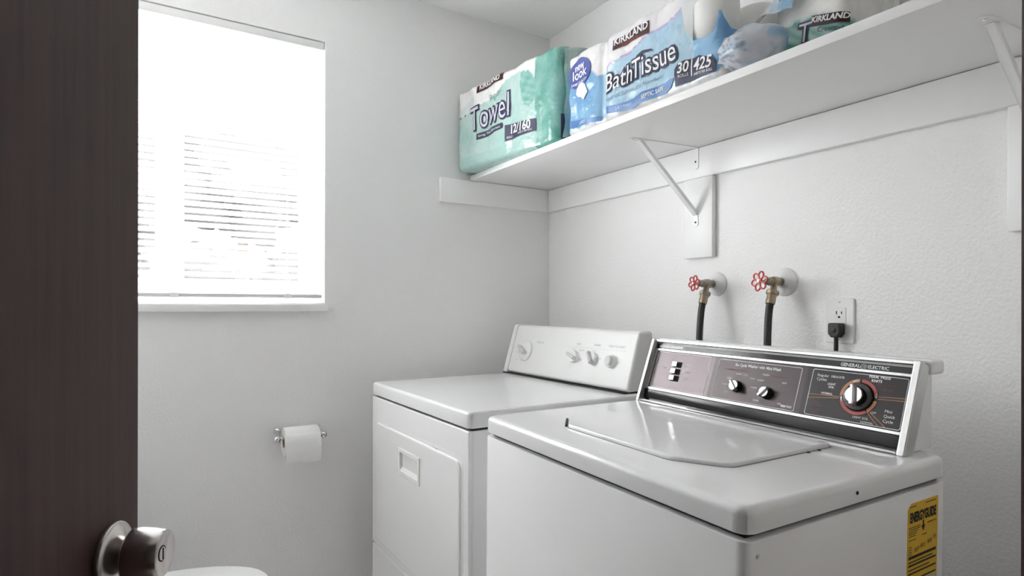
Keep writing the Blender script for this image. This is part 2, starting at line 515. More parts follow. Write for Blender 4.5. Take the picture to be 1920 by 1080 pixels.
# ------------------------------------------------------------------ blind
bx0, bx1 = WX0 + .006, WX1 - .005
blind = thing('window_blind', 'white horizontal mini blind closed over the bright window', 'blind', ((bx0 + bx1) / 2, 0.022, WZ0 + .02))
bl = Matrix.Translation(-Vector(blind.location))
t = new(); box(t, (bx0 - .001, .004, WZ1 - .030), (bx1 + .003, .036, WZ1 - .002), .003, 2, bl)
obj('head_rail', t, M_PLAST, blind)
PITCH, SW, TILT = 0.0222, 0.0248, math.radians(-28)
zt, zb = WZ1 - .046, WZ0 + .063
ns = int((zt - zb) / PITCH) + 1
t = new()
K = 6; hw = (bx1 - bx0) / 2
prof = []
for k in range(K + 1):
    q = (k / K - .5) * SW
    cr = .0022 * (1 - (2 * k / K - 1) ** 2)
    # room-side edge high, outer edge low, crowned upward
    prof.append((q * math.cos(TILT) - cr * math.sin(TILT), q * math.sin(TILT) + cr * math.cos(TILT)))
lo_, hi_ = [], []
for (y, z) in prof:
    lo_.append((t.verts.new((-hw, y, z)), t.verts.new((hw, y, z))))
for a, c in zip(lo_, lo_[1:]):
    t.faces.new((a[0], a[1], c[1], c[0]))
slat0 = obj('slat', t, M_SLAT, blind, angle=80)
z0l = blind.location.z
for i in range(ns):
    o = slat0 if i == 0 else slat0.copy()
    if i:
        COL.objects.link(o)
    o.location = (0, 0, zt - i * PITCH - z0l)
zlast = zt - (ns - 1) * PITCH
t = new(); box(t, (bx0, .010, zlast - .032), (bx1, .034, zlast - .018), .004, 2, bl)
obj('bottom_rail', t, M_GREYP, blind)  # grey colour stands in for the shade on the backlit rail
for x in (bx0 + .11, (bx0 + bx1) / 2 + .005, bx1 - .115):
    t = new()
    tube(t, [bl @ Vector((x, .0095, WZ1 - .03)), bl @ Vector((x, .0095, zlast - .02))], .0007, 6)
    tube(t, [bl @ Vector((x, .0345, WZ1 - .03)), bl @ Vector((x, .0345, zlast - .02))], .0007, 6)
    obj('ladder_cord', t, M_PLAST, blind)
    t = new(); box(t, (x - .012, .008, zlast - .034), (x + .012, .036, zlast - .016), .003, 2, bl)
    obj('rail_clip', t, M_PLAST, blind)

# ------------------------------------------------------------------ door
door = bpy.data.objects.new('door_1', None); COL.objects.link(door)
structure(door, 'dark brown wooden door standing open with satin metal knob', 'door')
door.location = (-1.8229, -1.9609, 0.0); door.rotation_euler = (0, 0, math.radians(65))
t = new(); box(t, (0.0, 0.0, 0.012), (0.758, 0.035, 2.03), .0015, 1)
obj('door_leaf', t, M_WOOD, door)
KX, KZ = 0.698, 0.887
AX = axis_matrix((KX, 0, KZ), (0, -1, 0))
t = new()
lathe(t, [(0.0, 0.0), (.0355, 0.0), (.0362, .001), (.0362, .0055), (.0352, .0068), (.030, .009), (.022, .0125), (.0165, .016), (.0145, .018), (0, .018)], AX, 48)
obj('rosette', t, M_NICKEL, door, angle=50)
t = new()
lathe(t, [(0, .014), (.0130, .014), (.0122, .0165), (.0122, .0195), (.0262, .0205), (.0276, .0215), (.0284, .0240), (.0286, .0300), (.0281, .0380), (.0270, .0460),
          (.0255, .0530), (.0245, .0558), (.0236, .0566), (.0220, .0560), (.0180, .0545), (.010, .0534), (0, .0532)], AX, 48)
knob = obj('knob', t, M_NICKEL, door, angle=60)
t = new()
lathe(t, [(.0074, .0520), (.0086, .0520), (.0086, .0537), (.0080, .0539), (.0074, .0537)], AX, 28, closed=True)
obj('lock_ring', t, M_GAP, knob)
t = new()
lathe(t, [(0, .0520), (.0074, .0520), (.0074, .0538), (.0068, .0544), (0, .0544)], AX, 28)
obj('lock_button', t, M_NICKEL, knob)
t = new(); box(t, (KX - .0009, -.0548, KZ - .0062), (KX + .0009, -.0542, KZ + .0062))
obj('lock_slot', t, M_GAP, knob)
t = new(); box(t, (.7575, .006, KZ - .028), (.7592, .029, KZ + .028), .0004, 1)
obj('latch_plate', t, M_NICKEL, door)
for z in (.22, 1.02, 1.80):
    t = new(); tube(t, [(-.004, -.004, z - .045), (-.004, -.004, z + .045)], .006, 12)
    obj('hinge', t, M_NICKEL, door)

# ------------------------------------------------------------------ shelf, cleats, brackets
SHZ, SHT, SHX = 1.6602, 1.6817, -0.3908
SHY1 = YF + 0.004
sh = thing('wall_shelf', 'long white wooden shelf above the washer holding paper packs', 'shelf', (-.19, (SHY1 - .002) / 2, SHZ))
t = new(); box(t, (SHX, SHY1, SHZ), (-.001, -.002, SHT), .0025, 2, Matrix.Translation(-Vector(sh.location)))
obj('shelf_board', t, M_TRIM, sh)

def board(name, label, lo, hi, bev=.003):
    c = Vector(((lo[0] + hi[0]) / 2, (lo[1] + hi[1]) / 2, lo[2]))
    o = thing(name, label, 'board', c)
    t = new(); box(t, lo, hi, bev, 2, Matrix.Translation(-c))
    obj('plank', t, M_TRIM, o)
    return o
board('shelf_cleat', 'short white cleat board on the window wall under the shelf end', (-.5263, -.019, 1.5645), (-.0195, -.0005, SHZ - .0008))
board('shelf_cleat', 'long white cleat board along the wall under the shelf back', (-.019, SHY1, 1.5645), (-.0005, -.0005, SHZ - .0008))
board('bracket_board', 'upright white backing board behind the bracket nearest the corner', (-.0185, -.8884, 1.3125), (-.0005, -.775, 1.5640))
board('bracket_board', 'upright white backing board under the bracket at the right edge', (-.0195, -1.735, 1.3119), (-.0005, -1.6191, 1.5640))

def bracket(y, ytip, xt, label):
    o = thing('shelf_bracket', label, 'bracket', (-.02, y, 1.43), group='white metal shelf brackets')
    T = Matrix.Translation(-Vector(o.location))
    # flat wall plate and flat shelf plate (thin folded steel)
    t = new(); prism(t, round_poly([(y - .011, 1.592), (y + .011, 1.592), (y + .011, SHZ - .003), (y - .011, SHZ - .003)], [.009, .009, .001, .001]), .0, .0022,
                     Frame((-.0192, 0, 0), (0, 1, 0), (0, 0, 1), (-1, 0, 0)))
    bmesh.ops.transform(t, matrix=T, verts=t.verts[:]); obj('wall_plate', t, M_TRIM, o)
    dy = ytip - y
    t = new(); prism(t, round_poly([(-.0195, y - .011), (-.0195, y + .011), (xt, ytip + .011), (xt, ytip - .011)], [.001, .001, .009, .009]), .0, .0022,
                     Frame((0, 0, SHZ - .0003), (1, 0, 0), (0, 1, 0), (0, 0, -1)))
    bmesh.ops.transform(t, matrix=T, verts=t.verts[:]); obj('shelf_plate', t, M_TRIM, o)
    # diagonal strut: folded channel with a flat foot
    p0 = Vector((-.0225, y, 1.447)); p1 = Vector((xt + .030, ytip, SHZ - .004))
    d = (p1 - p0).normalized(); sx = Vector((0, 1, 0)); n = d.cross(sx).normalized()
    fr = Frame(p0, d, sx, n)
    Ld = (p1 - p0).length
    t = new()
    prism(t, [(0, -.0075), (Ld, -.0075), (Ld, .0075), (0, .0075)], -.001, .001, fr)
    prism(t, [(.006, -.0085), (Ld - .006, -.0085), (Ld - .006, -.0065), (.006, -.0065)], -.010, .001, fr)
    prism(t, [(.006, .0065), (Ld - .006, .0065), (Ld - .006, .0085), (.006, .0085)], -.010, .001, fr)
    bmesh.ops.transform(t, matrix=T, verts=t.verts[:]); obj('strut', t, M_TRIM, o)
    t = new(); prism(t, round_poly([(y - .010, 1.412), (y + .010, 1.412), (y + .009, 1.452), (y - .009, 1.452)], [.008, .008, .001, .001]), .0, .0022,
                     Frame((-.0188, 0, 0), (0, 1, 0), (0, 0, 1), (-1, 0, 0)))
    bmesh.ops.transform(t, matrix=T, verts=t.verts[:]); obj('strut_foot', t, M_TRIM, o)
    for z in (1.425, 1.616):
        t = new(); lathe(t, [(0, 0), (.0032, 0), (.0028, .0012), (0, .0016)], axis_matrix((-.0212, y, z), (-1, 0, 0)), 14)
        bmesh.ops.transform(t, matrix=T, verts=t.verts[:]); obj('screw', t, M_HOLE, o)
    t = new(); lathe(t, [(0, 0), (.0042, 0), (.0035, .0016), (0, .002)], axis_matrix((xt + .012, ytip, SHZ - .0022), (0, 0, -1)), 14)
    bmesh.ops.transform(t, matrix=T, verts=t.verts[:]); obj('screw', t, M_CHROME, o)
bracket(-.826, -.800, -.272, 'white folded metal shelf bracket nearest the room corner')
bracket(-1.684, -1.668, -.272, 'white folded metal shelf bracket at the right edge of view')

# ------------------------------------------------------------------ valves and hoses
def wheel(bm, mtx, R=.022, n=6):
    for k in range(n):
        a = 2 * math.pi * k / n
        c = Vector((math.cos(a), math.sin(a), 0)) * (R * .66)
        pts = []
        for i in range(15):
            q = 2 * math.pi * i / 14
            e = Vector((math.cos(q) * R * .42, math.sin(q) * R * .33, 0))
            pts.append(mtx @ (c + Matrix.Rotation(a, 3, 'Z') @ e))
        tube(bm, pts, .0024, 8, caps=False)
    lathe(bm, [(0, -.003), (.007, -.003), (.008, 0), (.006, .004), (0, .004)], mtx, 16)

def valve(y, z, R, fl, brass, label, wlen, hang, hoselabel, hpts):
    o = thing('water_valve', label, 'valve', (0, y, z), group='laundry water valves')
    X = axis_matrix((0, 0, 0), (-1, 0, 0))
    t = new(); lathe(t, [(0, .0005), (fl, .0005), (fl, .002), (fl * .92, .006), (fl * .62, .012), (.016, .018), (.014, .022), (0, .022)], X, 36)
    obj('flange', t, M_PLAST, o, angle=50)
    t = new()
    lathe(t, [(0, .02), (.0105, .02), (.0115, .022), (.0115, .034), (.0135, .036), (.0145, .045), (.0135, .056), (.011, .058), (.0105, .064), (.0115, .066), (.0115, .069), (.009, .071), (0, .071)], X, 20)
    lathe(t, [(0, .0), (.0085, .0), (.0085, .018), (.0115, .020), (.0115, .030), (0, .030)], axis_matrix((-.047, 0, -.004), (-.35, 0, -1)), 18)
    obj('valve_body', t, brass, o, angle=40)
    t = new(); lathe(t, [(0, .068), (.0098, .068), (.0098, .073), (.0085, .075), (.0098, .077), (.0098, .081), (.0065, .084), (.004, .087), (.004, .100), (0, .100)], X, 6 if False else 18)
    obj('packing_nut', t, M_GALV, o, angle=30)
    wm = axis_matrix((-wlen, 0, .0), (-1, .12, .05)) @ Matrix.Rotation(math.radians(14), 4, 'Z')
    t = new(); wheel(t, wm, R); obj('handwheel', t, M_REDW, o, angle=60)
    t = new(); lathe(t, [(0, .004), (.0035, .004), (.0032, .0065), (0, .007)], wm, 12); obj('wheel_screw', t, M_CHROME, o)
    # hose with its couplings
    c = Vector((0, y, z)) + Vector((-.047, 0, -.004)); d = Vector((-.35, 0, -1)).normalized()
    h = thing('water_hose', hoselabel, 'hose', c + d * .03, group='black washer supply hoses')
    t = new(); M0 = axis_matrix((0, 0, 0), d)
    lathe(t, [(0, -.008), (.0155, -.008), (.0165, -.006), (.0165, .002), (.0150, .004), (0, .004)], M0, 10)
    obj('coupling_nut', t, brass, h, angle=25)
    t = new(); lathe(t, [(0, .003), (.0120, .003), (.0125, .006), (.0118, .014), (.0128, .018), (.0124, .030), (0, .030)], M0, 20)
    obj('ferrule', t, M_BRASS, h, angle=40)
    pts = []
    p0 = d * .028; p1 = d * .08; p2 = Vector(hpts[0]) - Vector(h.location); p3 = Vector(hpts[1]) - Vector(h.location)
    for i in range(21):
        q = i / 20
        pts.append(p0 * (1 - q) ** 3 + p1 * 3 * q * (1 - q) ** 2 + p2 * 3 * q * q * (1 - q) + p3 * q ** 3)
    t = new(); tube(t, pts, .0098, 16); obj('hose_tube', t, M_RUBBER, h)
valve(-.8934, 1.2291, .021, .037, M_GALV, 'red-wheel water valve with grey coupling, nearer the room corner', .104, 0,
      'black rubber hose hanging from the valve nearer the corner', ((-.105, -.905, .95), (-.10, -.915, .62)))
valve(-1.1202, 1.2274, .024, .039, M_BRASS, 'red-wheel water valve with brass coupling, nearer the outlet', .112, 0,
      'black rubber hose hanging from the valve nearer the outlet', ((-.100, -1.135, .95), (-.10, -1.135, .62)))

# ------------------------------------------------------------------ outlet and plug
oy, oz = -1.2734, 1.1245
ou = thing('wall_outlet', 'white duplex outlet plate on the wall right of the valves', 'outlet', (0, oy, oz))
FO = Frame((0, 0, 0), (0, -1, 0), (0, 0, 1), (-1, 0, 0))
t = new(); prism(t, rect(-.0365, .0365, -.0573, .0573, .006), .0003, .006, FO, .003); obj('cover_plate', t, M_PLAST, ou)
t = new(); prism(t, rect(-.017, .017, -.034, .034, .002), .004, .0072, FO, .0008); rc = obj('receptacle', t, M_PLAST, ou)
for cz in (.018, -.018):
    t = new()
    prism(t, rect(-.0078, -.0055, cz - .002, cz + .0065), .0070, .0076, FO)
    prism(t, rect(.0050, .0072, cz - .001, cz + .0055), .0070, .0076, FO)
    prism(t, round_poly([(-.0028, cz - .011), (.0028, cz - .011), (.0028, cz - .006), (-.0028, cz - .006)], [.0002, .0002, .0026, .0026]), .0070, .0076, FO)
    obj('slots', t, M_GAP, rc, smooth=False)
for cz in (.0475, -.0475):
    t = new(); lathe(t, [(0, 0), (.003, 0), (.0025, .001), (0, .0012)], axis_matrix((-.0058, 0, cz), (-1, 0, 0)), 12); obj('screw', t, M_GREYP, ou)
pl = thing('power_plug', 'black plug with its cord in the lower outlet socket', 'plug', (-.0085, oy, oz - .020))
FP = Frame((0, 0, 0), (0, -1, 0), (0, 0, 1), (-1, 0, 0))
t = new(); prism(t, round_poly([(-.0155, .0145), (-.0155, -.012), (-.008, -.022), (.008, -.022), (.0155, -.012), (.0155, .0145)], .005), .0, .024, FP, .003)
obj('plug_body', t, M_RUBBER, pl)
t = new(); lathe(t, [(0, 0), (.0062, 0), (.0058, .0012), (.0035, .0018), (0, .0016)], axis_matrix((-.0240, 0, -.004), (-1, 0, 0)), 18); obj('plug_boss', t, M_RUBBER, pl)
t = new(); tube(t, [(-.012, 0, -.020), (-.012, 0, -.05), (-.014, .004, -.12), (-.03, .01, -.25), (-.03, .01, -.5)], .0052, 12); obj('cord', t, M_RUBBER, pl)

# ------------------------------------------------------------------ dryer
DW, DT, DS = .6911, .9016, .8613
dr = thing('clothes_dryer', 'white front-loading clothes dryer standing in the room corner', 'dryer', (-.8414, -.1476, 0), (0, 0, math.radians(.85)))
DD = .635
t = new(); prism(t, rect(.006, DD, -DW + .004, -.004, .012), .03, DS - .007, XY, .002, 2); obj('cabinet', t, M_ENAMB, dr)
t = new(); prism(t, rect(.014, DD - .008, -DW + .012, -.012), DS - .010, DS + .004, XY); obj('seam_shade', t, M_GAP, dr)  # black filler put in as the dark of the seam gap
t = new(); prism(t, rect(.0, DD + .002, -DW, 0, .016, 6), DS, DT, XY, .009, 5, .002); obj('top_panel', t, M_ENAM, dr, angle=50)
for x in (.05, DD - .05):
    for y in (-.05, -DW + .05):
        t = new(); lathe(t, [(0, .0), (.018, .0), (.018, .012), (.008, .014), (.008, .032), (0, .032)], Matrix.Translation((x, y, 0)), 14); obj('foot', t, M_GAP, dr)
FD = Frame((0, 0, 0), (0, -1, 0), (0, 0, 1), (-1, 0, 0))   # front face, x to the right, n towards the room
t = new(); prism(t, rect(.004, DW - .004, .365, DS - .007, .004), -.010, -.0012, FD, .003, 3); fp = obj('front_panel', t, M_ENAMB, dr)
t = new(); prism(t, rect(.004, DW - .004, .05, .358, .004), -.010, -.0012, FD, .003, 3); obj('lower_panel', t, M_ENAMB, dr)
# loading door: raised panel set in a shallow groove
t = new(); ring_frame(t, round_poly([(.030, .374), (.660, .374), (.660, .786), (.030, .786)], .034), round_poly([(.040, .384), (.650, .384), (.650, .776), (.040, .776)], .028), -.003, -.0009, FD)
ob_ = obj('door_surround', t, M_ENAMB, dr)
H0, H1, HZ0, HZ1 = .262, .405, .658, .726
outer = round_poly([(.0405, .3845), (.6495, .3845), (.6495, .7755), (.0405, .7755)], .027, 6)
t = new()
FDp = FD
# door slab with a rectangular hole for the pull
no = len(outer)
vo = [t.verts.new(FD(p.x, p.y, .0045)) for p in inset_poly(outer, .005)]
vm = [t.verts.new(FD(p.x, p.y, .0028)) for p in inset_poly(outer, .0015)]
vn = [t.verts.new(FD(p.x, p.y, .0045)) for p in inset_poly(outer, .0042)]
vb = [t.verts.new(FD(p.x, p.y, -.004)) for p in outer]
hole = [t.verts.new(FD(x, y, .0045)) for x, y in ((H0, HZ0), (H1, HZ0), (H1, HZ1), (H0, HZ1))]
for i in range(no):
    j = (i + 1) % no
    t.faces.new((vb[i], vb[j], vm[j], vm[i])); t.faces.new((vm[i], vm[j], vn[j], vn[i])); t.faces.new((vn[i], vn[j], vo[j], vo[i]))
ed = []
for i in range(no):
    ed.append(t.edges.get((vo[i], vo[(i + 1) % no])))
for i in range(4):
    ed.append(t.edges.new((hole[i], hole[(i + 1) % 4])))
bmesh.ops.triangle_fill(t, use_beauty=True, use_dissolve=False, edges=ed)
ld = obj('loading_door', t, M_ENAMB, dr, angle=40)
# recessed pull
t = new()
ring_frame(t, rect(H0 - .005, H1 + .005, HZ0 - .005, HZ1 + .005), rect(H0 + .006, H1 - .006, HZ0 + .006, HZ1 - .006), .003, .0075, FD)
A = [FD(H0 + .006, HZ0 + .006, .007), FD(H1 - .006, HZ0 + .006, .007), FD(H1 - .006, HZ1 - .006, .007), FD(H0 + .006, HZ1 - .006, .007)]
B = [FD(H0 + .014, HZ1 - .012, -.030), FD(H1 - .014, HZ1 - .012, -.030), FD(H1 - .014, HZ1 - .007, -.030), FD(H0 + .014, HZ1 - .007, -.030)]
va = [t.verts.new(p) for p in A]; vb_ = [t.verts.new(p) for p in B]
for i in range(4):
    j = (i + 1) % 4
    t.faces.new((va[j], va[i], vb_[i], vb_[j]))
t.faces.new(vb_)
obj('door_pull', t, M_PLAST, ld, smooth=False, recalc=False)
for xx in (.155, .505):
    t = new(); prism(t, rect(xx - .010, xx + .010, .7775, .7815, .001), -.001, .001, FD); obj('door_catch', t, M_GREYP, ld)

# dryer console
cb = Vector((.5347, 0, DT)); cs = Vector((.0528, 0, .1831)); CH = cs.length; cs.normalize()
cn = Vector((-cs.z, 0, cs.x))
FC = Frame(cb, (0, -1, 0), cs, cn)
xb = .645
con = []
t = new()
FS = Frame((0, 0, 0), (1, 0, 0), (0, 0, 1), (0, -1, 0))
side = round_poly([(.5347, DT + .003), (.5875, DT + .1831), (xb, DT + .1831), (xb, DT + .003)], [.012, .014, .012, .012], 5)
prism(t, side, .014, .672, FS, .009, 5, .003)
dc = obj('console', t, M_PLAST, dr, angle=50)
t = new()
side = round_poly([(.529, DT + .002), (.584, DT + .186), (xb + .002, DT + .186), (xb + .002, DT + .002)], [.006, .012, .006, .006], 5)
prism(t, side, -.010, .0135, FS, .003, 3, .003)
obj('console_end_cap', t, M_PLAST, dc, angle=50)
t = new(); prism(t, [(.528, DT), (xb, DT), (xb, DT + .003), (.528, DT + .003)], -.008, .668, FS); obj('console_gasket', t, M_GAP, dc)
def dial(parent, x, y, r, h, ang, mdial, skirt=None, grip=True):
    ax = Matrix(((FC.x.x, FC.y.x, FC.n.x, 0), (FC.x.y, FC.y.y, FC.n.y, 0), (FC.x.z, FC.y.z, FC.n.z, 0), (0, 0, 0, 1)))
    ax = Matrix.Translation(FC(x, y, 0)) @ ax
    t = new()
    if skirt:
        lathe(t, [(0, .0), (skirt, .0), (skirt, .006), (skirt * .94, .009), (r * 1.02, .011), (0, .011)], ax, 36)
    else:
        lathe(t, [(0, .0), (r, .0), (r * .97, .012), (r * .90, .014), (0, .014)], ax, 32)
    o = obj('control_knob', t, mdial, parent, angle=45)
    t = new()
    if grip:
        m2 = ax @ Matrix.Rotation(math.radians(ang), 4, 'Z')
        prism(t, [(-r * .28, -r), (r * .28, -r), (r * .20, r), (-r * .20, r)], .008, h, Frame(m2.translation, m2.col[0].xyz, m2.col[1].xyz, m2.col[2].xyz), .003)
    else:
        lathe(t, [(0, .01), (r * .8, .01), (r * .72, h - .002), (r * .62, h), (0, h)], ax, 28)
    obj('knob_grip', t, M_GREYP, o)
    return o
dial(dc, .107, .094, .023, .030, 60, M_PLAST, skirt=.040)
dial(dc, .398, .092, .021, .026, 70, M_PLAST)
dial(dc, .494, .0935, .021, .026, 35, M_PLAST)
dial(dc, .582, .0905, .021, .022, 0, M_PLAST, grip=False)
on_c = lambda x, y: FC(x, y, .0006)
letter('lettering', [('TIMED DRY', .185, .130, .009), ('NORMAL', .060, .112, .008), ('AUTO', .055, .085, .008), ('DRY', .06, .055, .008), ('OFF', .132, .045, .009),
                     ('TEMP', .405, .136, .010), ('SIGNAL', .50, .138, .010), ('PUSH TO START', .59, .138, .010), ('HIGH', .385, .118, .007), ('MEDIUM', .425, .116, .007), ('LOW', .43, .085, .007),
                     ('LOUD', .487, .118, .007), ('OFF', .525, .095, .007), ('HEAVY DUTY   EXTRA CAPACITY', .40, .026, .007)], on_c, M_PRINTG, dc)
letter('brand_badge', [('Kenmore', .553, .024, .017, .0004)], on_c, M_INK, dc)
t = new()
for (x0, x1, y) in ((.345, .635, .126), (.345, .635, .050)):
    prism(t, rect(x0, x1, y, y + .0008), .0, .0006, FC)
obj('printed_rules', t, M_GREYP, dc, smooth=False)

# ------------------------------------------------------------------ washer
WW, WT, WS, WD = .686, .9151, .8799, .533
wa = thing('washing_machine', 'white top-loading washing machine with dark bronze control console', 'washer', (-.8498, -.9372, 0),
           (math.radians(.728), 0, math.radians(-.637)))
t = new(); prism(t, rect(.001, WD - .002, -WW + .001, -.001, .016), .035, WS - .0085, XY, .002, 2); wc = obj('cabinet', t, M_WBODY, wa)
t = new(); prism(t, rect(.016, WD - .010, -WW + .014, -.014), WS - .012, WS + .004, XY); obj('seam_shade', t, M_GAP, wa)  # black insert stands in for the shade below the top panel
t = new(); prism(t, rect(.0, WD, -WW, 0, .022, 7), WS, WT, XY, .012, 6, .002); obj('top_panel', t, M_WENAM, wa, angle=50)
for x in (.05, WD - .05):
    for y in (-.05, -WW + .05):
        t = new(); lathe(t, [(0, .012), (.02, .012), (.02, .022), (.009, .024), (.009, .038), (0, .038)], Matrix.Translation((x, y, 0)), 14); obj('foot', t, M_GAP, wa)
# lid with chamfered front corners
lidp = [(.088, -.195), (.088, -.470), (.137, -.553), (.412, -.553), (.412, -.133), (.137, -.133)]
t = new(); prism(t, round_poly(lidp, [.03, .03, .03, .012, .012, .03], 6), WT - .002, WT + .0075, XY, .0035, 4); ldw = obj('lid', t, M_WENAM, wa, angle=60)
t = new(); prism(t, inset_poly(round_poly(lidp, [.03, .03, .03, .012, .012, .03], 6), -.0030), WT - .002, WT + .0006, XY); obj('lid_shade_rim', t, mat('lid_shade_grey', (.30, .30, .30), .6), ldw, smooth=False)  # grey rim drawn as the shadow band under the lid edge
t = new(); prism(t, [(.092, -.1865), (.133, -.1345), (.130, -.1315), (.089, -.1835)], WT - .001, WT + .0045, XY); obj('lid_gap_shade', t, M_GAP, ldw, smooth=False)  # black strip drawn as the dark gap along the left chamfer
for p in ((.334, -.557), (.365, -.557)):
    t = new(); lathe(t, [(0, 0), (.0035, 0), (.003, .0012), (0, .0014)], Matrix.Translation((p[0], p[1], WT)), 10); obj('bumper_hole', t, M_GAP, wa)
t = new(); lathe(t, [(0, 0), (.003, 0), (.0026, .001), (0, .0013)], axis_matrix((.2496, -WW - .0002, WS + .016), (0, -1, 0)), 10); obj('rivet', t, M_GAP, wa)
t = new(); lathe(t, [(0, 0), (.003, 0), (.0026, .001), (0, .0013)], axis_matrix((.0234, -WW + .0008, .851), (0, -1, 0)), 10); obj('rivet', t, M_GREYP, wa)
# console
wb_ = Vector((.4468, 0, WT)); ws_ = Vector((.0577, 0, .1601)); WCH = ws_.length; ws_.normalize(); wn_ = Vector((-ws_.z, 0, ws_.x))
FW = Frame(wb_, (0, -1, 0), ws_, wn_)
REC = -.018
t = new()
prism(t, [(.4468 + .022, WT + .002), (.5045 + .020, WT + .158), (.572, WT + .158), (.556, WT + .130), (.556, WT + .002)], .012, .648, FS)
wcon = obj('console', t, M_WBODY, wa, smooth=False)
t = new(); box(t, (.530, -.660, 1.049), (.5765, -.006, 1.0745), .006, 3); obj('console_cap', t, M_WBODY, wcon)
# black backing of the face
t = new(); prism(t, rect(.010, .648, .002, .166), REC - .006, REC - .002, FW); obj('face_backing', t, M_BLACK, wcon, smooth=False)
for x0, x1 in ((.006, .016), (.642, .6555)):
    t = new(); prism(t, round_poly([(x0, .0), (x1, .0), (x1, WCH), (x0, WCH)], .0035, 4), REC - .012, .0, FW, .002, 4); obj('end_bar', t, M_BRUSH, wcon, angle=40)
t = new(); prism(t, rect(.016, .642, WCH - .0062, WCH, .0025), REC - .012, -.006, FW, .0014, 4); obj('top_bar', t, M_CHROME, wcon, angle=40)
t = new(); prism(t, rect(.0165, .6415, .1495, .1605), REC - .003, REC + .001, FW); obj('name_strip', t, M_BLACK, wcon, smooth=False)
t = new(); prism(t, rect(.024, .105, .1515, .1585), REC, REC + .0015, FW); obj('rating_strip', t, M_GREYP, wcon, smooth=False)
t = new(); ring_frame(t, rect(.0165, .6415, .0375, .1475, .004), rect(.0225, .6370, .0425, .1430, .003), REC - .003, REC + .004, FW); obj('bezel', t, M_SILV, wcon, smooth=False)
t = new(); prism(t, rect(.022, .2115, .042, .1435), REC - .003, REC + .0005, FW); obj('fascia', t, M_PANEL, wcon, smooth=False)
t = new(); prism(t, rect(.2115, .444, .042, .1435), REC - .003, REC + .0004, FW); obj('fascia', t, mat('bronze_panel', rgb(70, 63, 64), .3, .5, var=.06), wcon, smooth=False)
t = new(); prism(t, rect(.444, .6375, .042, .1435), REC - .003, REC + .0003, FW); obj('fascia', t, M_PANELD, wcon, smooth=False)
t = new(); prism(t, [(.4495, WT + .002), (.461, WT + .002), (.461, WT + .008), (.4495, WT + .006)], .018, .641, FS); obj('lower_rail', t, M_CHROME, wcon, smooth=False)
t = new(); prism(t, round_poly([(.466, WT + .004), (.476, WT + .004), (.481, WT + .030), (.471, WT + .030)], .003), .016, .642, FS); obj('lower_fascia', t, M_BLACK, wcon, angle=60)
# outlined fields
t = new()
for (x0, x1, y0, y1) in ((.026, .2005, .0455, .1405), (.2245, .4325, .0455, .1385), (.4555, .6335, .0455, .1395)):
    ring_frame(t, rect(x0, x1, y0, y1, .004), rect(x0 + .0010, x1 - .0010, y0 + .0010, y1 - .0010, .003), REC, REC + .0010, FW)
obj('field_outline', t, M_PRINTW, wcon, smooth=False)
onw = lambda x, y: FW(x, y, REC + .0014)
# push buttons
for (x, y) in ((.101, .1105), (.101, .0925), (.102, .0750)):
    t = new(); prism(t, rect(x - .0125, x + .013, y - .0075, y + .0075, .001), REC, REC + .0014, FW); hs = obj('button_well', t, M_GAP, wcon, smooth=False)
    t = new(); prism(t, rect(x - .011, x + .004, y - .006, y + .006, .0015), REC, REC + .010, FW, .0009); obj('push_button', t, M_CHROME, hs)
letter('lettering', [('LARGE', .133, .1125, .0068), ('MEDIUM', .134, .0945, .0068), ('SMALL', .133, .0765, .0068), ('LOAD SIZE', .062, .098, .006),
                     ('GENERAL', .5262, .1538, .0092, .0002, .95), ('ELECTRIC', .5778, .1538, .0092, .0002, .95), ('GE', .5515, .1538, .0060),
                     ('Six Cycle Washer with Mini-Wash', .328, .1285, .0094, .0002, .88),
                     ('WASH', .353, .1135, .0058), ('WARM COLD', .293, .1075, .0052), ('COLD', .262, .096, .0052), ('WARM', .255, .080, .0052), ('HOT', .262, .063, .0052),
                     ('COLD', .322, .1015, .0052), ('WARM', .330, .082, .0052), ('WARM', .343, .100, .0052), ('HOT', .400, .101, .0052), ('COOL', .343, .055, .0052), ('OFF', .398, .056, .0052), ('PERM PRESS', .415, .053, .006, .0002, .8),
                     ('Regular', .4665, .1275, .0078, 0, 1, 0, 'LEFT'), ('Cycles', .4665, .1195, .0078, 0, 1, 0, 'LEFT'),
                     ('DELICATE', .5075, .1275, .0058, .0001), ('LIGHT', .4985, .1120, .0056, .0001), ('SOIL', .4990, .1060, .0056, .0001), ('NORMAL', .4930, .0925, .0056, .0001),
                     ('PERM. PRESS', .5840, .1360, .0070, .0002), ('KNITS', .5800, .1285, .0068, .0002),
                     ('Mini', .6030, .0755, .0078, 0, 1, 0, 'LEFT'), ('Quick', .6030, .0665, .0078, 0, 1, 0, 'LEFT'), ('Cycle', .6030, .0575, .0078, 0, 1, 0, 'LEFT'),
                     ('LIGHT SOIL', .5640, .0560, .0056), ('NORMAL', .5770, .0490, .0056), ('OFF', .5850, .0690, .0058)], onw, M_PRINTW, wcon)
letter('red_lettering', [('Permanent', .600, .1225, .0078), ('Press', .603, .114, .0078), ('Soak', .475, .073, .0078), ('Prewash', .478, .064, .0078), ('Cycle', .475, .055, .0078),
                         ('WASH/RINSE SETTING', .275, .1160, .0066), ('Temperature', .383, .1130, .0075)], onw, M_PRINTD, wcon)
t = new()
for k in range(2):
    ring_frame(t, [(.5515 + .0062 * math.cos(a), .1538 + .0048 * math.sin(a)) for a in [2 * math.pi * i / 20 for i in range(20)]],
               [(.5515 + .0054 * math.cos(a), .1538 + .0041 * math.sin(a)) for a in [2 * math.pi * i / 20 for i in range(20)]], REC, REC + .0015, FW) if k == 0 else None
obj('roundel', t, M_PRINTW, wcon, smooth=False)
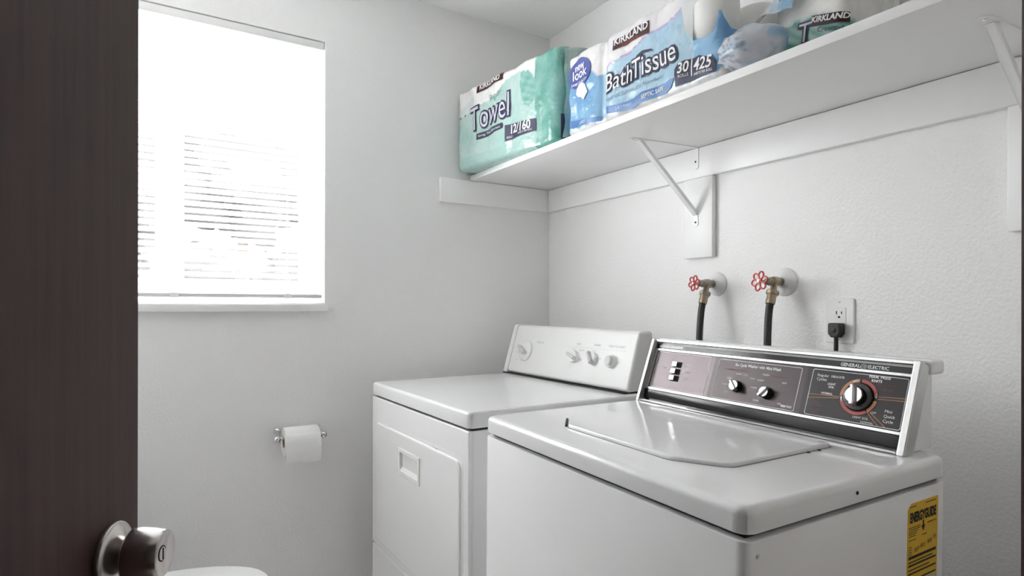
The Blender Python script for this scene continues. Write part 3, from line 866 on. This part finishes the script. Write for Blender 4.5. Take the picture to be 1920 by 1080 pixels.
# divider lines of the dial field
def seg_line(bm, p, q, wd=.0010):
    p = Vector(p); q = Vector(q); d = (q - p).normalized(); n = Vector((-d.y, d.x)) * wd / 2
    prism(bm, [p + n, q + n, q - n, p - n], REC, REC + .0012, FW)
DCX, DCY = .5530, .0945
t = new()
for p, q in (((.457, .0875), (.518, .090)), ((.457, .0800), (.518, .087)), ((.588, .1000), (.632, .1030)), ((.588, .0955), (.632, .0980)),
             ((.572, .0700), (.596, .0470)), ((.575, .0720), (.608, .0470))):
    seg_line(t, p, q)
obj('divider_lines', t, M_PRINTO, wcon, smooth=False)
def arc_ring(a0, a1, r0, r1, name, m):
    t = new(); n = max(4, int(abs(a1 - a0) / 6))
    A = [math.radians(a0 + (a1 - a0) * i / n) for i in range(n + 1)]
    pts = [Vector((DCX + r1 * math.cos(a), DCY + r1 * math.sin(a))) for a in A] + [Vector((DCX + r0 * math.cos(a), DCY + r0 * math.sin(a))) for a in A[::-1]]
    prism(t, pts, REC, REC + .0016, FW); return obj(name, t, m, wcon, smooth=False)
arc_ring(95, 183, .0285, .0345, 'cycle_arc', M_PRINTO); arc_ring(88, 8, .0285, .0345, 'cycle_arc', M_PRINTR)
arc_ring(-6, -50, .0285, .0345, 'cycle_arc', M_PRINTO); arc_ring(-54, -160, .0285, .0345, 'cycle_arc', M_PRINTR)
arc_ring(100, 118, .030, .033, 'cycle_arc', M_PRINTW); arc_ring(4, 18, .030, .033, 'cycle_arc', M_PRINTW); arc_ring(186, 204, .030, .033, 'cycle_arc', M_PRINTW)
def wknob(x, y, r, h, ang, skirt):
    m = Matrix.Translation(FW(x, y, REC)) @ Matrix(((FW.x.x, FW.y.x, FW.n.x, 0), (FW.x.y, FW.y.y, FW.n.y, 0), (FW.x.z, FW.y.z, FW.n.z, 0), (0, 0, 0, 1)))
    t = new(); lathe(t, [(0, 0), (skirt, 0), (skirt, .004), (skirt * .93, .0065), (r, .0075), (r * .96, h - .003), (0, h - .003)], m, 36)
    k = obj('control_knob', t, M_BLACK, wcon, angle=40)
    t = new(); lathe(t, [(0, h - .004), (r * .90, h - .004), (r * .92, h - .002), (r * .86, h), (0, h)], m, 36); obj('knob_cap', t, M_CHROME, k, angle=40)
    m2 = m @ Matrix.Rotation(math.radians(ang), 4, 'Z')
    F2 = Frame(m2.translation, m2.col[0].xyz, m2.col[1].xyz, m2.col[2].xyz)
    t = new(); prism(t, round_poly([(-r * .26, -r * 1.12), (r * .26, -r * 1.12), (r * .18, r * 1.05), (-r * .18, r * 1.05)], r * .12), h - .006, h + r * .42, F2, r * .1); obj('knob_grip', t, M_BRUSH, k)
wknob(.288, .0785, .0120, .016, 40, .0135)
wknob(.3655, .0745, .0120, .016, -40, .0135)
wknob(DCX, DCY, .0175, .020, 8, .0275)

# energy label on the side of the washer
FE = Frame((0, -WW + .0010, 0), (1, 0, 0), (0, 0, 1), (0, -1, 0))
t = new(); prism(t, [Vector(p) for p in ((.396, .56), (.494, .56), (.4985, .852), (.409, .852), (.399, .843))], .0, .0006, FE); el = obj('energy_label', t, M_YEL, wa, smooth=False)
one = lambda x, y: FE(x, y, .0010)
letter('label_heading', [('ENERGYGUIDE', .4475, .8280, .0215, .0011, .60)], one, M_INK, el)
t = new()
prism(t, [Vector(p) for p in ((.4465, .819), (.4505, .819), (.4505, .811), (.4545, .811), (.4485, .802), (.4425, .811), (.4465, .811))], .0006, .0010, FE)
for i, (x0, x1, y, h) in enumerate([(.403, .425, .846, .0012), (.455, .49, .846, .0012), (.402, .44, .8125, .001), (.402, .438, .809, .001), (.402, .432, .8055, .001), (.402, .428, .802, .001), (.402, .424, .7985, .001),
                                    (.462, .492, .8125, .001), (.445, .46, .795, .0012), (.402, .425, .792, .001), (.402, .412, .781, .001), (.402, .412, .777, .001), (.402, .412, .773, .001), (.402, .412, .769, .001),
                                    (.402, .492, .762, .0045), (.402, .48, .756, .002), (.402, .492, .750, .0032), (.402, .47, .7435, .0018), (.402, .492, .737, .0026), (.402, .492, .7255, .0028),
                                    (.402, .445, .712, .003), (.452, .492, .712, .003)]):
    prism(t, rect(x0, x1, y, y + h), .0006, .0009, FE)
obj('label_print', t, M_INK, el, smooth=False)['kind'] = 'stuff'
t = new()
for x0, x1, y0, y1 in ((.402, .446, .715, .7245), (.451, .492, .715, .7245), (.402, .446, .60, .7105), (.451, .492, .60, .7105)):
    prism(t, rect(x0, x1, y0, y1), .0004, .0008, FE)
obj('label_table', t, M_PALEL, el, smooth=False)
letter('label_figures', [('$37', .428, .775, .010), ('$52', .448, .778, .010), ('$68', .470, .781, .010), ('85', .487, .785, .010)], one, M_PRINTD, el)

# ------------------------------------------------------------------ paper packs on the shelf
class Wrap:
    """a film-wrapped pack: rounded outline, height, bulges of the rolls inside"""
    def __init__(s, corners, radii, z0, h, bulge, vr=.022, seg=10):
        n = 4; arcs = []
        for i in range(n):
            p = Vector(corners[i]); a = (Vector(corners[i - 1]) - p); c = (Vector(corners[(i + 1) % n]) - p)
            a.normalize(); c.normalize(); ang = math.acos(a.dot(c)); tt = radii[i] / math.tan(ang / 2)
            ce = p + (a + c).normalized() * (radii[i] / math.sin(ang / 2))
            v0 = p + a * tt - ce; v1 = p + c * tt - ce
            a0 = math.atan2(v0.y, v0.x); a1 = math.atan2(v1.y, v1.x); da = (a1 - a0 + math.pi) % (2 * math.pi) - math.pi
            arcs.append([ce + Vector((math.cos(a0 + da * k / seg), math.sin(a0 + da * k / seg))) * radii[i] for k in range(seg + 1)])
        pts = [arcs[0][-1]] + arcs[1] + arcs[2] + arcs[3] + arcs[0]
        s.P = pts; s.S = [0.0]
        for a, c in zip(pts, pts[1:]):
            s.S.append(s.S[-1] + (c - a).length)
        s.L = s.S[-1]; s.z0 = z0; s.h = h; s.b = bulge; s.vr = vr
        s.s0 = radii[0]          # print coordinates start at the corner, not at the end of its arc
        s.cen = sum((Vector(c) for c in corners), Vector((0, 0))) / 4
    def base(s, q):
        q = q % s.L
        lo, hi = 0, len(s.S) - 1
        while hi - lo > 1:
            m = (lo + hi) // 2
            if s.S[m] <= q: lo = m
            else: hi = m
        a, c = s.P[lo], s.P[lo + 1]; f = (q - s.S[lo]) / max(1e-9, s.S[lo + 1] - s.S[lo])
        d = (c - a).normalized()
        return a.lerp(c, f), d
    def at(s, x, v, off=0.0):
        """x = distance from the front left corner along the front, v = height"""
        q = x - s.s0
        p, _ = s.base(q)
        pa, _ = s.base(q - .006); pb, _ = s.base(q + .006)
        d = (pb - pa).normalized(); nrm = Vector((d.y, -d.x))
        if nrm.dot(p - s.cen) < 0: nrm = -nrm
        r = s.vr; ins = 0.0
        if v < r: ins = r - math.sqrt(max(0, r * r - (r - v) ** 2))
        if v > s.h - r: ins = r - math.sqrt(max(0, r * r - (r - (s.h - v)) ** 2))
        k = s.b(q % s.L, v) * min(1, v / .03) + off - ins
        return Vector((p.x + nrm.x * k, p.y + nrm.y * k, s.z0 + v))
    def mesh(s, name, color, m, parent, top=None, ds=.0055, dv=.0055, cap=True, x0=None, x1=None):
        t = new()
        cl = t.loops.layers.float_color.new('print')
        if x0 is None:
            ns_ = int(s.L / ds); xs = [s.s0 + s.L * i / ns_ for i in range(ns_)]; wrap = True
        else:
            ns_ = int((x1 - x0) / ds); xs = [x0 + (x1 - x0) * i / ns_ for i in range(ns_ + 1)]; wrap = False
        nv = int(s.h / dv)
        G = []
        for x in xs:
            hh = top(x) if top else s.h
            col_ = []
            for j in range(nv + 1):
                v = hh * j / nv
                ve = t.verts.new(s.at(x, v)); col_.append((ve, color(x, v)))
            G.append(col_)
        R = range(len(G)) if wrap else range(len(G) - 1)
        for i in R:
            a = G[i]; c = G[(i + 1) % len(G)]
            for j in range(nv):
                f = t.faces.new((a[j][0], c[j][0], c[j + 1][0], a[j + 1][0]))
                for lp, cc in zip(f.loops, (a[j][1], c[j][1], c[j + 1][1], a[j + 1][1])):
                    lp[cl] = cc
        if cap and wrap:
            for k in (0, nv):
                f = t.faces.new([g[k][0] for g in G])
                for lp in f.loops: lp[cl] = G[0][k][1]
        return obj(name, t, m, parent, angle=180)

def nz(x, y, sc_, seed=0.0):
    return noise.noise(Vector((x * sc_ + seed, y * sc_ - seed * .7, seed * 1.3)))
def ridge(x, y, sc_, seed=0.0):
    return 1.0 - min(1.0, abs(nz(x, y, sc_, seed)) * 3.2)
def mixc(a, c, f):
    f = max(0.0, min(1.0, f)); return tuple(a[i] + (c[i] - a[i]) * f for i in range(4))

# --- teal paper towel pack against the window wall
TE_L = rgb(192, 216, 211); TE_M = rgb(150, 196, 187); TE_D = rgb(80, 152, 138); WH = rgb(238, 238, 236); NV = rgb(38, 52, 72)
def te_bulge(q, v):
    return .007 * abs(math.cos(math.pi * (q + .05) / .147)) - .005 + .0035 * nz(q, v, 14, 3.1) + .0035 * (ridge(q * .8 + v * .5, v * .35, 9, 1.7) - .5)
tp = thing('paper_towel_pack', 'teal film-wrapped pack of paper towels at the shelf end by the window wall', 'paper towels', (-.27, -.30, SHT),
           group='paper towel packs on the shelf')
TW = Wrap([(-.457, -.022), (-.388, -.602), (-.10, -.602), (-.12, -.014)], [.022, .060, .05, .03], SHT + .0005, .312, te_bulge, .020)
te_top = [(-.02, .200), (.006, .205), (.10, .222), (.19, .231), (.257, .240), (.301, .274), (.345, .283), (.378, .282), (.43, .268), (.456, .245), (.462, .20), (.463, .33)]
def te_col(x, v):
    L_ = TW.L
    if x > L_ - .05: x -= L_
    if x > .70 or x < -.03:
        return TE_D
    if x > .462 + .006 * nz(v, 0, 30, 2):
        return mixc(TE_D, TE_M, .35 + .6 * nz(x, v, 22, 5))
    tb = interp(te_top, x)
    if v > tb:
        if x < .12 and v < .235 + .3 * x: return mixc(TE_L, WH, .6)
        return WH
    if abs(v - (.200 + .02 * math.sin((x - .0) * 40))) < .010 and x < .05: return NV
    # leaf shape printed in darker green on the right
    d = math.hypot((x - .43) / .045, (v - .235) / .085)
    base = mixc(TE_L, TE_M, .25 + .5 * nz(x, v, 12, 8))
    if v < .05: base = mixc(base, TE_M, .35)
    if d < 1 and x > .37 and (x - .37) > (.25 - v) * .25: base = mixc(TE_M, TE_D, .35 + .2 * math.sin(v * 260 + x * 120) + .4 * nz(x, v, 30, 3))
    return base
TW.mesh('film_wrap', te_col, M_WRAP, tp)
for o in tp.children: o.location = -Vector(tp.location)
def tw(off):
    base = Vector(tp.location)
    return lambda x, y: TW.at(x, y, off) - base
patch('name_banner', [(.132, .273), (.291, .281), (.291, .307), (.132, .299)], tw(.002), M_MAROON, tp)
letter('banner_lettering', [('KIRKLAND', .212, .2915, .026, .0006, 1.0, 2)], tw(.0034), M_PRINTW, tp, .01)
letter('title_shadow', [('Towel', .212, .178, .124, .0062, .74, 2)], tw(.0022), M_NAVY, tp, .012)
letter('title', [('Towel', .212, .178, .124, -.0002, .74, 2)], tw(.0038), mat('pale_violet_print', rgb(205, 205, 222), .4), tp, .012)
letter('small_title', [('Paper', .245, .236, .034, -.0004, 1.0, 6)], tw(.0022), mat('grey_green_print', rgb(120, 160, 155), .4), tp, .012)
patch('strength_band', [(.134, .098), (.292, .107), (.291, .127), (.133, .121)], tw(.0022), M_NAVY, tp)
letter('strength_text', [('Strong, Thick, Absorbent', .212, .1125, .0135, 0, 1, 2)], tw(.0036), M_PRINTW, tp, .012)
patch('count_box', [(.304, .056), (.466, .060), (.466, .100), (.304, .113)], tw(.0022), M_NAVY, tp)
letter('count_text', [('12/160', .386, .088, .042, .0010, .98, -2), ('ROLLS', .330, .066, .010, 0), ('SHEETS PER ROLL', .415, .068, .009, 0)], tw(.0036), M_PRINTW, tp, .012)
patch('side_badge', [(.575, .012), (.62, .012), (.62, .085), (.575, .09)], tw(.0022), M_NAVY, tp)
# loose tail of film at the near end
t = new(); cl = t.loops.layers.float_color.new('print')
G = []
for i in range(15):
    row = []
    for j in range(19):
        a, c = i / 14, j / 18
        p = Vector((-.372 + .15 * a + .012 * nz(a, c, 4, 2.2), -.604 - .032 * math.sin(a * 3.0) * (0.4 + .6 * c) - .010 * nz(a, c, 5, 6.2), SHT + .012 + .285 * c))
        row.append(t.verts.new(p - Vector(tp.location)))
    G.append(row)
for i in range(14):
    for j in range(18):
        f = t.faces.new((G[i][j], G[i + 1][j], G[i + 1][j + 1], G[i][j + 1]))
        cc = mixc(TE_M, rgb(205, 220, 216), .5 + .8 * nz(i * .1, j * .1, 3, 4))
        for lp in f.loops: lp[cl] = cc
obj('film_tail', t, M_FILM, tp, angle=180)

# --- blue bath tissue pack
BL_L = rgb(178, 210, 228); BL_M = rgb(138, 186, 220); BL_D = rgb(84, 142, 200)
FY = -.63
def bl_bulge(q, v):
    cre = -.010 * math.exp(-((q - .150) / .014) ** 2)
    return .006 * abs(math.cos(math.pi * (q + .03) / .112)) - .003 + cre + .003 * nz(q, v, 16, 7.7) + .003 * (ridge(q * .6, v, 11, 4.4) - .5)
bp_ = thing('bath_tissue_pack', 'torn blue film-wrapped pack of bath tissue in the middle of the shelf', 'bath tissue', (-.24, -.93, SHT))
BW = Wrap([(-.386, -.634), (-.386, -1.235), (-.085, -1.235), (-.085, -.648)], [.022, .04, .05, .04], SHT + .0005, .245, bl_bulge, .018)
bl_top = [(-.05, .222), (.0, .216), (.10, .185), (.155, .142), (.175, .142), (.206, .162), (.255, .164), (.302, .170), (.340, .184), (.374, .190), (.41, .189), (.441, .192), (.475, .211), (.476, .4)]
bl_hgt = [(-.03, .240), (.44, .240), (.465, .205), (.472, .150), (.50, .112), (.545, .104), (.566, .112), (.575, .165), (.585, .135), (.60, .112), (.66, .10), (.75, .10), (.85, .20)]
bl_bot = [(0, .018), (.16, .010), (.19, .026), (.25, .018), (.30, .010), (.33, .016), (.40, .012), (.42, .02), (.445, .016), (.57, .014), (.60, .04), (.62, .04)]
def bl_hh(x):
    L_ = BW.L
    y = x - L_ if x > L_ - .06 else x
    if y > .9: return .235
    return interp(bl_hgt, y)
def bl_col(x, v):
    L_ = BW.L
    if x > L_ - .06: x -= L_
    if x > .70 or x < -.05: return mixc(BL_L, WH, .4)
    if v < interp(bl_bot, x) + .003 * nz(x, v, 40, 1): return mixc(WH, rgb(214, 216, 218), .5 + nz(x, v, 30, 3))
    tb = interp(bl_top, x)
    if v > tb: return mixc(WH, rgb(226, 222, 226), .5 + nz(x, v, 18, 6))
    if v > tb - .0045 and .19 < x < .475: return rgb(186, 150, 206)
    if x < .16: return mixc(BL_M, BL_D, .2 + .9 * nz(x, v, 14, 9))
    if x > .50: return mixc(BL_M, BL_D, (x - .50) * 7 + .4 * nz(x, v, 20, 2))
    return mixc(BL_L, BL_M, .15 + .5 * nz(x, v, 12, 4))
BW.mesh('film_wrap', bl_col, M_WRAP, bp_, top=bl_hh, cap=False)
for o in bp_.children: o.location = -Vector(bp_.location)
def bw(off):
    base = Vector(bp_.location)
    return lambda x, y: BW.at(x, y, off) - base
patch('name_banner', [(.220, .189), (.262, .189), (.290, .191), (.356, .187), (.356, .220), (.300, .221), (.270, .218), (.220, .218)], bw(.002), M_MAROON, bp_)
letter('banner_lettering', [('KIRKLAND', .289, .2095, .0275, .0007, .97, 0)], bw(.0034), M_PRINTW, bp_, .012)
letter('banner_script', [('Signature', .285, .1945, .015, 0, 1.2, 0)], bw(.0034), M_PRINTR, bp_, .012)
letter('title_shadow', [('Bath', .242, .1035, .073, .0058, .86, 0), ('Tissue', .373, .106, .073, .0058, .86, 0)], bw(.0022), M_NAVY, bp_, .012)
patch('title_flourish', [(.300, .128), (.312, .142), (.335, .148), (.365, .142), (.372, .134), (.360, .137), (.335, .140), (.318, .134), (.310, .122)], bw(.0021), M_NAVY, bp_)
letter('title', [('Bath', .242, .1035, .073, .0002, .86, 0), ('Tissue', .373, .106, .073, .0002, .86, 0)], bw(.0038), M_PRINTW, bp_, .012)
letter('subtitle', [('Layers of Softness and Absorbency', .300, .0605, .0165, -.0001, .92, 0)], bw(.0022), mat('slate_print', rgb(84, 110, 140), .4), bp_, .012)
patch('blue_band', [(.020, .022), (.10, .018), (.163, .010), (.163, .024), (.10, .034), (.020, .046)], bw(.0022), M_BAND, bp_)
patch('blue_band', [(.190, .022), (.25, .012), (.302, .008), (.32, .014), (.415, .011), (.432, .020), (.445, .040), (.432, .042), (.415, .038), (.33, .041), (.302, .034), (.25, .034), (.19, .042)], bw(.0022), M_BAND, bp_)
letter('band_text', [('SEPTIC SAFE', .370, .0265, .0150, .0003, .95, 0), ('2-PLY TISSUE', .262, .0225, .0105, 0, 1, -2), ('2-PLY', .085, .026, .012, .0002)], bw(.0036), M_PRINTW, bp_, .012)
circ = lambda cx, cy, rx, ry, n=28: [(cx + rx * math.cos(2 * math.pi * i / n), cy + ry * math.sin(2 * math.pi * i / n)) for i in range(n)]
patch('new_look_badge', circ(.067, .178, .056, .044), bw(.0022), M_BADGE, bp_)
letter('badge_text', [('new', .068, .198, .030, .0005, 1, 0), ('look', .068, .176, .040, .0006, 1, 0), ('SAME QUALITY', .068, .150, .0115, .0001, 1, 0)], bw(.0036), M_PRINTW, bp_, .012)
patch('roll_picture', [(.052, .118), (.052, .135), (.062, .146), (.080, .148), (.096, .138), (.106, .112), (.088, .092), (.076, .104), (.062, .108)], bw(.0026), M_PRINTW, bp_)
patch('count_box', [(.447, .018), (.447, .060), (.456, .071), (.475, .074), (.50, .070), (.520, .070), (.545, .058), (.563, .050), (.569, .040), (.569, .016)], bw(.0022), M_NAVY, bp_)
letter('count_text', [('30', .473, .056, .036, .0008, .92, -4), ('425', .532, .046, .040, .0008, .92, -8), ('ROLLS', .473, .037, .0105, 0, 1, -4), ('SHEETS PER ROLL', .533, .026, .0085, .0001, .85, -6), ('|', .497, .052, .045, 0, 1, 0)], bw(.0036), M_PRINTW, bp_, .012)
# crumpled torn end of the film
t = new(); cl = t.loops.layers.float_color.new('print')
NU, NVv = 56, 40
G = []
for i in range(NU):
    row = []
    for j in range(NVv + 1):
        a = 2 * math.pi * i / NU; c = math.pi * j / NVv
        d = Vector((math.sin(c) * math.cos(a), math.cos(c), math.sin(c) * math.sin(a)))
        ta = 1 - .30 * max(0, -d.y)
        fo = max(0.0, min(1.0, (d.y + .15) / .5)); k = 1 + .10 * nz(d.x + d.z, d.y, 1.6, 2.1) + (.02 + .09 * fo) * (ridge(math.atan2(d.z + .2, d.x) * .8, d.y * .5, 2.4, 5.5) - .4)
        p = Vector((-.340 + .060 * d.x * k * ta, -1.262 + .086 * d.y * k, SHT + .055 + .052 * d.z * k * ta - .006 * d.y))
        p.z = max(p.z, SHT + .001)
        f = abs(d.y)
        cc = mixc(rgb(224, 227, 234), BL_M, .1 + .9 * nz(d.x + 2 * d.z, d.y, 1.6, 8.8) + (.8 if d.y > .62 else 0) + (.5 if d.z > .72 else 0) + (.6 if d.y < -.75 else 0))
        phi = math.atan2(d.z + .25, d.y - .35)
        if math.sin(11 * phi + 5 * nz(d.y, d.z, 3.0, 9.1)) > .55 and math.hypot(d.z + .25, d.y - .35) < .62: cc = mixc(cc, rgb(104, 116, 140), .55)  # fold shade painted as dark lines into the film colour
        row.append((t.verts.new(p - Vector(bp_.location)), cc))
    G.append(row)
for i in range(NU):
    a = G[i]; c = G[(i + 1) % NU]
    for j in range(NVv):
        q = (a[j], c[j], c[j + 1], a[j + 1])
        f = t.faces.new([e[0] for e in q])
        for lp, e in zip(f.loops, q): lp[cl] = e[1]
bmesh.ops.remove_doubles(t, verts=t.verts[:], dist=.0003)
obj('crumpled_film', t, M_FILM, bp_, angle=180)
# upper torn flap with print
t = new(); cl = t.loops.layers.float_color.new('print')
G = []
for i in range(17):
    row = []
    for j in range(11):
        a, c = i / 16, j / 10
        p = Vector((-.300 + .035 * c + .012 * nz(a, c, 3, 3.3), -1.205 - .125 * a, SHT + .105 + .035 * math.sin(a * 2.2) + (.035 + .05 * a) * c + .010 * nz(a, c, 4, 1.1)))
        row.append(t.verts.new(p - Vector(bp_.location)))
    G.append(row)
for i in range(16):
    for j in range(10):
        f = t.faces.new((G[i][j], G[i + 1][j], G[i + 1][j + 1], G[i][j + 1]))
        cc = mixc(WH, BL_M, (i / 16 - .35) * 2 + .6 * nz(i * .1, j * .1, 4, 2))
        if 11 <= i <= 13 and 3 <= j <= 8: cc = rgb(70, 84, 150)
        for lp in f.loops: lp[cl] = cc
obj('torn_flap', t, M_FILM, bp_, angle=180)

def roll(x, y, z, label, r=.054, h=.104):
    o = thing('tissue_roll', label, 'tissue roll', (x, y, z), group='bath tissue rolls in the torn pack')
    t = new(); lathe(t, [(.021, 0), (r - .003, 0), (r, .004), (r, h - .004), (r - .003, h), (.021, h)], Matrix(), 40, closed=True); obj('paper', t, M_PAPER, o, angle=50)
    t = new(); lathe(t, [(.0195, .0), (.021, .0), (.021, h), (.0195, h)], Matrix(), 24, closed=True); obj('core', t, M_CARD, o)
    return o
zb_ = SHT + .001
roll(-.322, -1.150, zb_, 'white bath tissue roll at the shelf, hidden low inside the torn blue pack')
roll(-.322, -1.150, zb_ + .105, 'white bath tissue roll standing bare above the torn edge of the blue pack')
roll(-.205, -1.178, zb_, 'white bath tissue roll low behind the torn blue film')
roll(-.205, -1.178, zb_ + .105, 'white bath tissue roll standing further back in the torn blue pack')

# --- second paper towel pack behind the torn end
def t2_bulge(q, v):
    return .004 * abs(math.cos(math.pi * (q + .02) / .14)) - .002 + .0025 * nz(q, v, 15, 9.9)
t2 = thing('paper_towel_pack', 'white and green pack of paper towels standing behind the torn blue pack', 'paper towels', (-.14, -1.33, SHT),
           group='paper towel packs on the shelf')
T2 = Wrap([(-.262, -1.262), (-.262, -1.436), (-.03, -1.436), (-.03, -1.262)], [.02, .028, .03, .02], SHT + .0005, .29, t2_bulge, .012)
t2_b = [(0, .118), (.03, .116), (.06, .118), (.10, .114), (.14, .100), (.17, .082), (.2, .075)]
def t2_col(x, v):
    L_ = T2.L
    if x > L_ - .05: x -= L_
    if x > .30: return WH
    tb = interp(t2_b, x)
    if v > tb: return mixc(WH, rgb(226, 222, 216), .5)
    if v > tb - .006: return TE_L
    return mixc(TE_D, TE_M, .4 + .8 * math.sin(v * 240 + x * 190) * .5 + .4 * nz(x, v, 30, 1))
T2.mesh('film_wrap', t2_col, M_WRAP, t2)
for o in t2.children: o.location = -Vector(t2.location)
def tw2(off):
    base = Vector(t2.location)
    return lambda x, y: T2.at(x, y, off) - base
patch('name_banner', [(.095, .088), (.172, .068), (.172, .090), (.095, .110)], tw2(.002), M_MAROON, t2)
letter('banner_lettering', [('KIRKLAND', .1335, .0905, .0165, .0006, .98, -14)], tw2(.0034), M_PRINTW, t2, .012)
letter('small_title', [('Create-a-Size', .150, .0640, .016, 0, 1, -14)], tw2(.0024), M_NAVY, t2, .012)
letter('title_shadow', [('T', .078, .078, .058, .0045, .9, -8)], tw2(.0024), M_NAVY, t2, .012)
letter('title', [('T', .078, .078, .058, 0, .9, -8)], tw2(.0036), mat('pale_grey_print', rgb(214, 214, 222), .4), t2, .012)

# ------------------------------------------------------------------ toilet paper holder and roll
ph = thing('toilet_paper_holder', 'chrome two-post toilet paper holder on the wall below the window', 'paper holder', (-1.052, 0, .722))
for x in (-.078, .071):
    t = new()
    lathe(t, [(0, .0005), (.012, .0005), (.012, .003), (.010, .006), (.0075, .009), (.0065, .02), (.0065, .05), (.008, .056), (0, .056)], axis_matrix((x * .86, 0, .015), (x * .14 / .06, -1, -.25)), 22)
    lathe(t, [(0, -.011), (.006, -.0100), (.0095, -.006), (.011, 0), (.0095, .006), (.006, .0100), (0, .011)], axis_matrix((x, -.060, 0.0), (1, 0, 0)), 20)
    obj('post', t, M_CHROME, ph, angle=60)
t = new(); tube(t, [(-.070, -.060, 0), (.064, -.060, 0)], .007, 16); obj('spindle', t, M_CHROME, ph)
tr = thing('toilet_roll', 'partly used white toilet roll hanging on the chrome holder', 'toilet roll', (-1.052, -.060, .722))
t = new()
X1 = axis_matrix((-.058, 0, -.012), (1, 0, 0))
lathe(t, [(.0195, 0), (.0465, 0), (.048, .0015), (.048, .1085), (.0465, .110), (.0195, .110)], X1, 44, closed=True)
obj('paper', t, M_PAPER, tr, angle=50)
t = new(); lathe(t, [(.0180, 0.001), (.0195, .001), (.0195, .109), (.0180, .109)], X1, 30, closed=True); obj('core', t, M_CARD, tr)
t = new()
fr_, bk_ = [], []
for k in range(13):
    if k < 5:
        a = math.radians(40 - 10 * k); y, z = -.0487 * math.cos(a), -.012 + .0487 * math.sin(a)
    else:
        y, z = -.0487 - .001 * math.sin((k - 5) * .6), -.012 - .0072 * (k - 4)
    fr_.append((y, z))
for dx in ((0.0),):
    A = [t.verts.new((-.058, y, z)) for y, z in fr_]; B = [t.verts.new((.052, y, z - (.003 if k_ == 12 else 0))) for k_, (y, z) in enumerate(fr_)]
    C_ = [t.verts.new((-.058, y + .0007, z)) for y, z in fr_]; D_ = [t.verts.new((.052, y + .0007, z)) for y, z in fr_]
    for k in range(12):
        t.faces.new((A[k], B[k], B[k + 1], A[k + 1])); t.faces.new((C_[k + 1], D_[k + 1], D_[k], C_[k]))
        t.faces.new((A[k + 1], C_[k + 1], C_[k], A[k])); t.faces.new((B[k], D_[k], D_[k + 1], B[k + 1]))
    t.faces.new((A[12], B[12], D_[12], C_[12])); t.faces.new((A[0], C_[0], D_[0], B[0]))
obj('loose_sheet', t, M_PAPER, tr, angle=60)

# ------------------------------------------------------------------ toilet (mostly hidden behind the door)
to = thing('toilet', 'white porcelain toilet with closed lid below the window by the door', 'toilet', (XL + .02, -.425, 0))
def oval(x0, x1, wd, n=40, sq=2.3):
    out = []
    L_ = x1 - x0; cx = x0 + L_ * .42
    for i in range(n):
        a = 2 * math.pi * i / n; c, s_ = math.cos(a), math.sin(a)
        rx = (x1 - cx) if c >= 0 else (cx - x0)
        e = 2 / sq if c < 0 else 1.0
        out.append(Vector((cx + rx * math.copysign(abs(c) ** e, c), wd * math.copysign(abs(s_) ** (e if c < 0 else .92), s_))))
    return out
t = new()
lv = [(.0, .16, .50, .11), (.05, .17, .49, .10), (.16, .19, .52, .10), (.26, .19, .60, .135), (.34, .20, .70, .172), (.395, .20, .735, .182), (.404, .21, .73, .178)]
rings = [[t.verts.new((p.x, p.y, z)) for p in oval(x0, x1, wd)] for z, x0, x1, wd in lv]
for a, c in zip(rings, rings[1:]):
    for i in range(40):
        j = (i + 1) % 40; t.faces.new((a[i], a[j], c[j], c[i]))
t.faces.new(rings[0][::-1]); t.faces.new(rings[-1])
obj('bowl', t, M_PORC, to, angle=60)
t = new(); prism(t, oval(.235, .742, .185), .405, .420, XY, .005, 4, .003); obj('seat', t, M_PLAST, to, angle=60)
t = new(); prism(t, oval(.225, .738, .182), .421, .438, XY, .010, 5, .002); obj('lid', t, M_PLAST, to, angle=60)
t = new(); prism(t, rect(.0, .19, -.235, .235, .04), .385, .72, XY, .01, 3, .02); obj('tank', t, M_PORC, to, angle=50)
t = new(); prism(t, rect(-.006, .20, -.245, .245, .04), .721, .755, XY, .012, 4); obj('tank_lid', t, M_PORC, to, angle=50)
t = new(); box(t, (.195, -.20, .665), (.205, -.13, .68), .003); obj('flush_lever', t, M_CHROME, to)
for s_ in (-1, 1):
    t = new(); box(t, (.215, s_ * .075 - .02, .405), (.245, s_ * .075 + .02, .434), .006); obj('seat_hinge', t, M_PLAST, to)
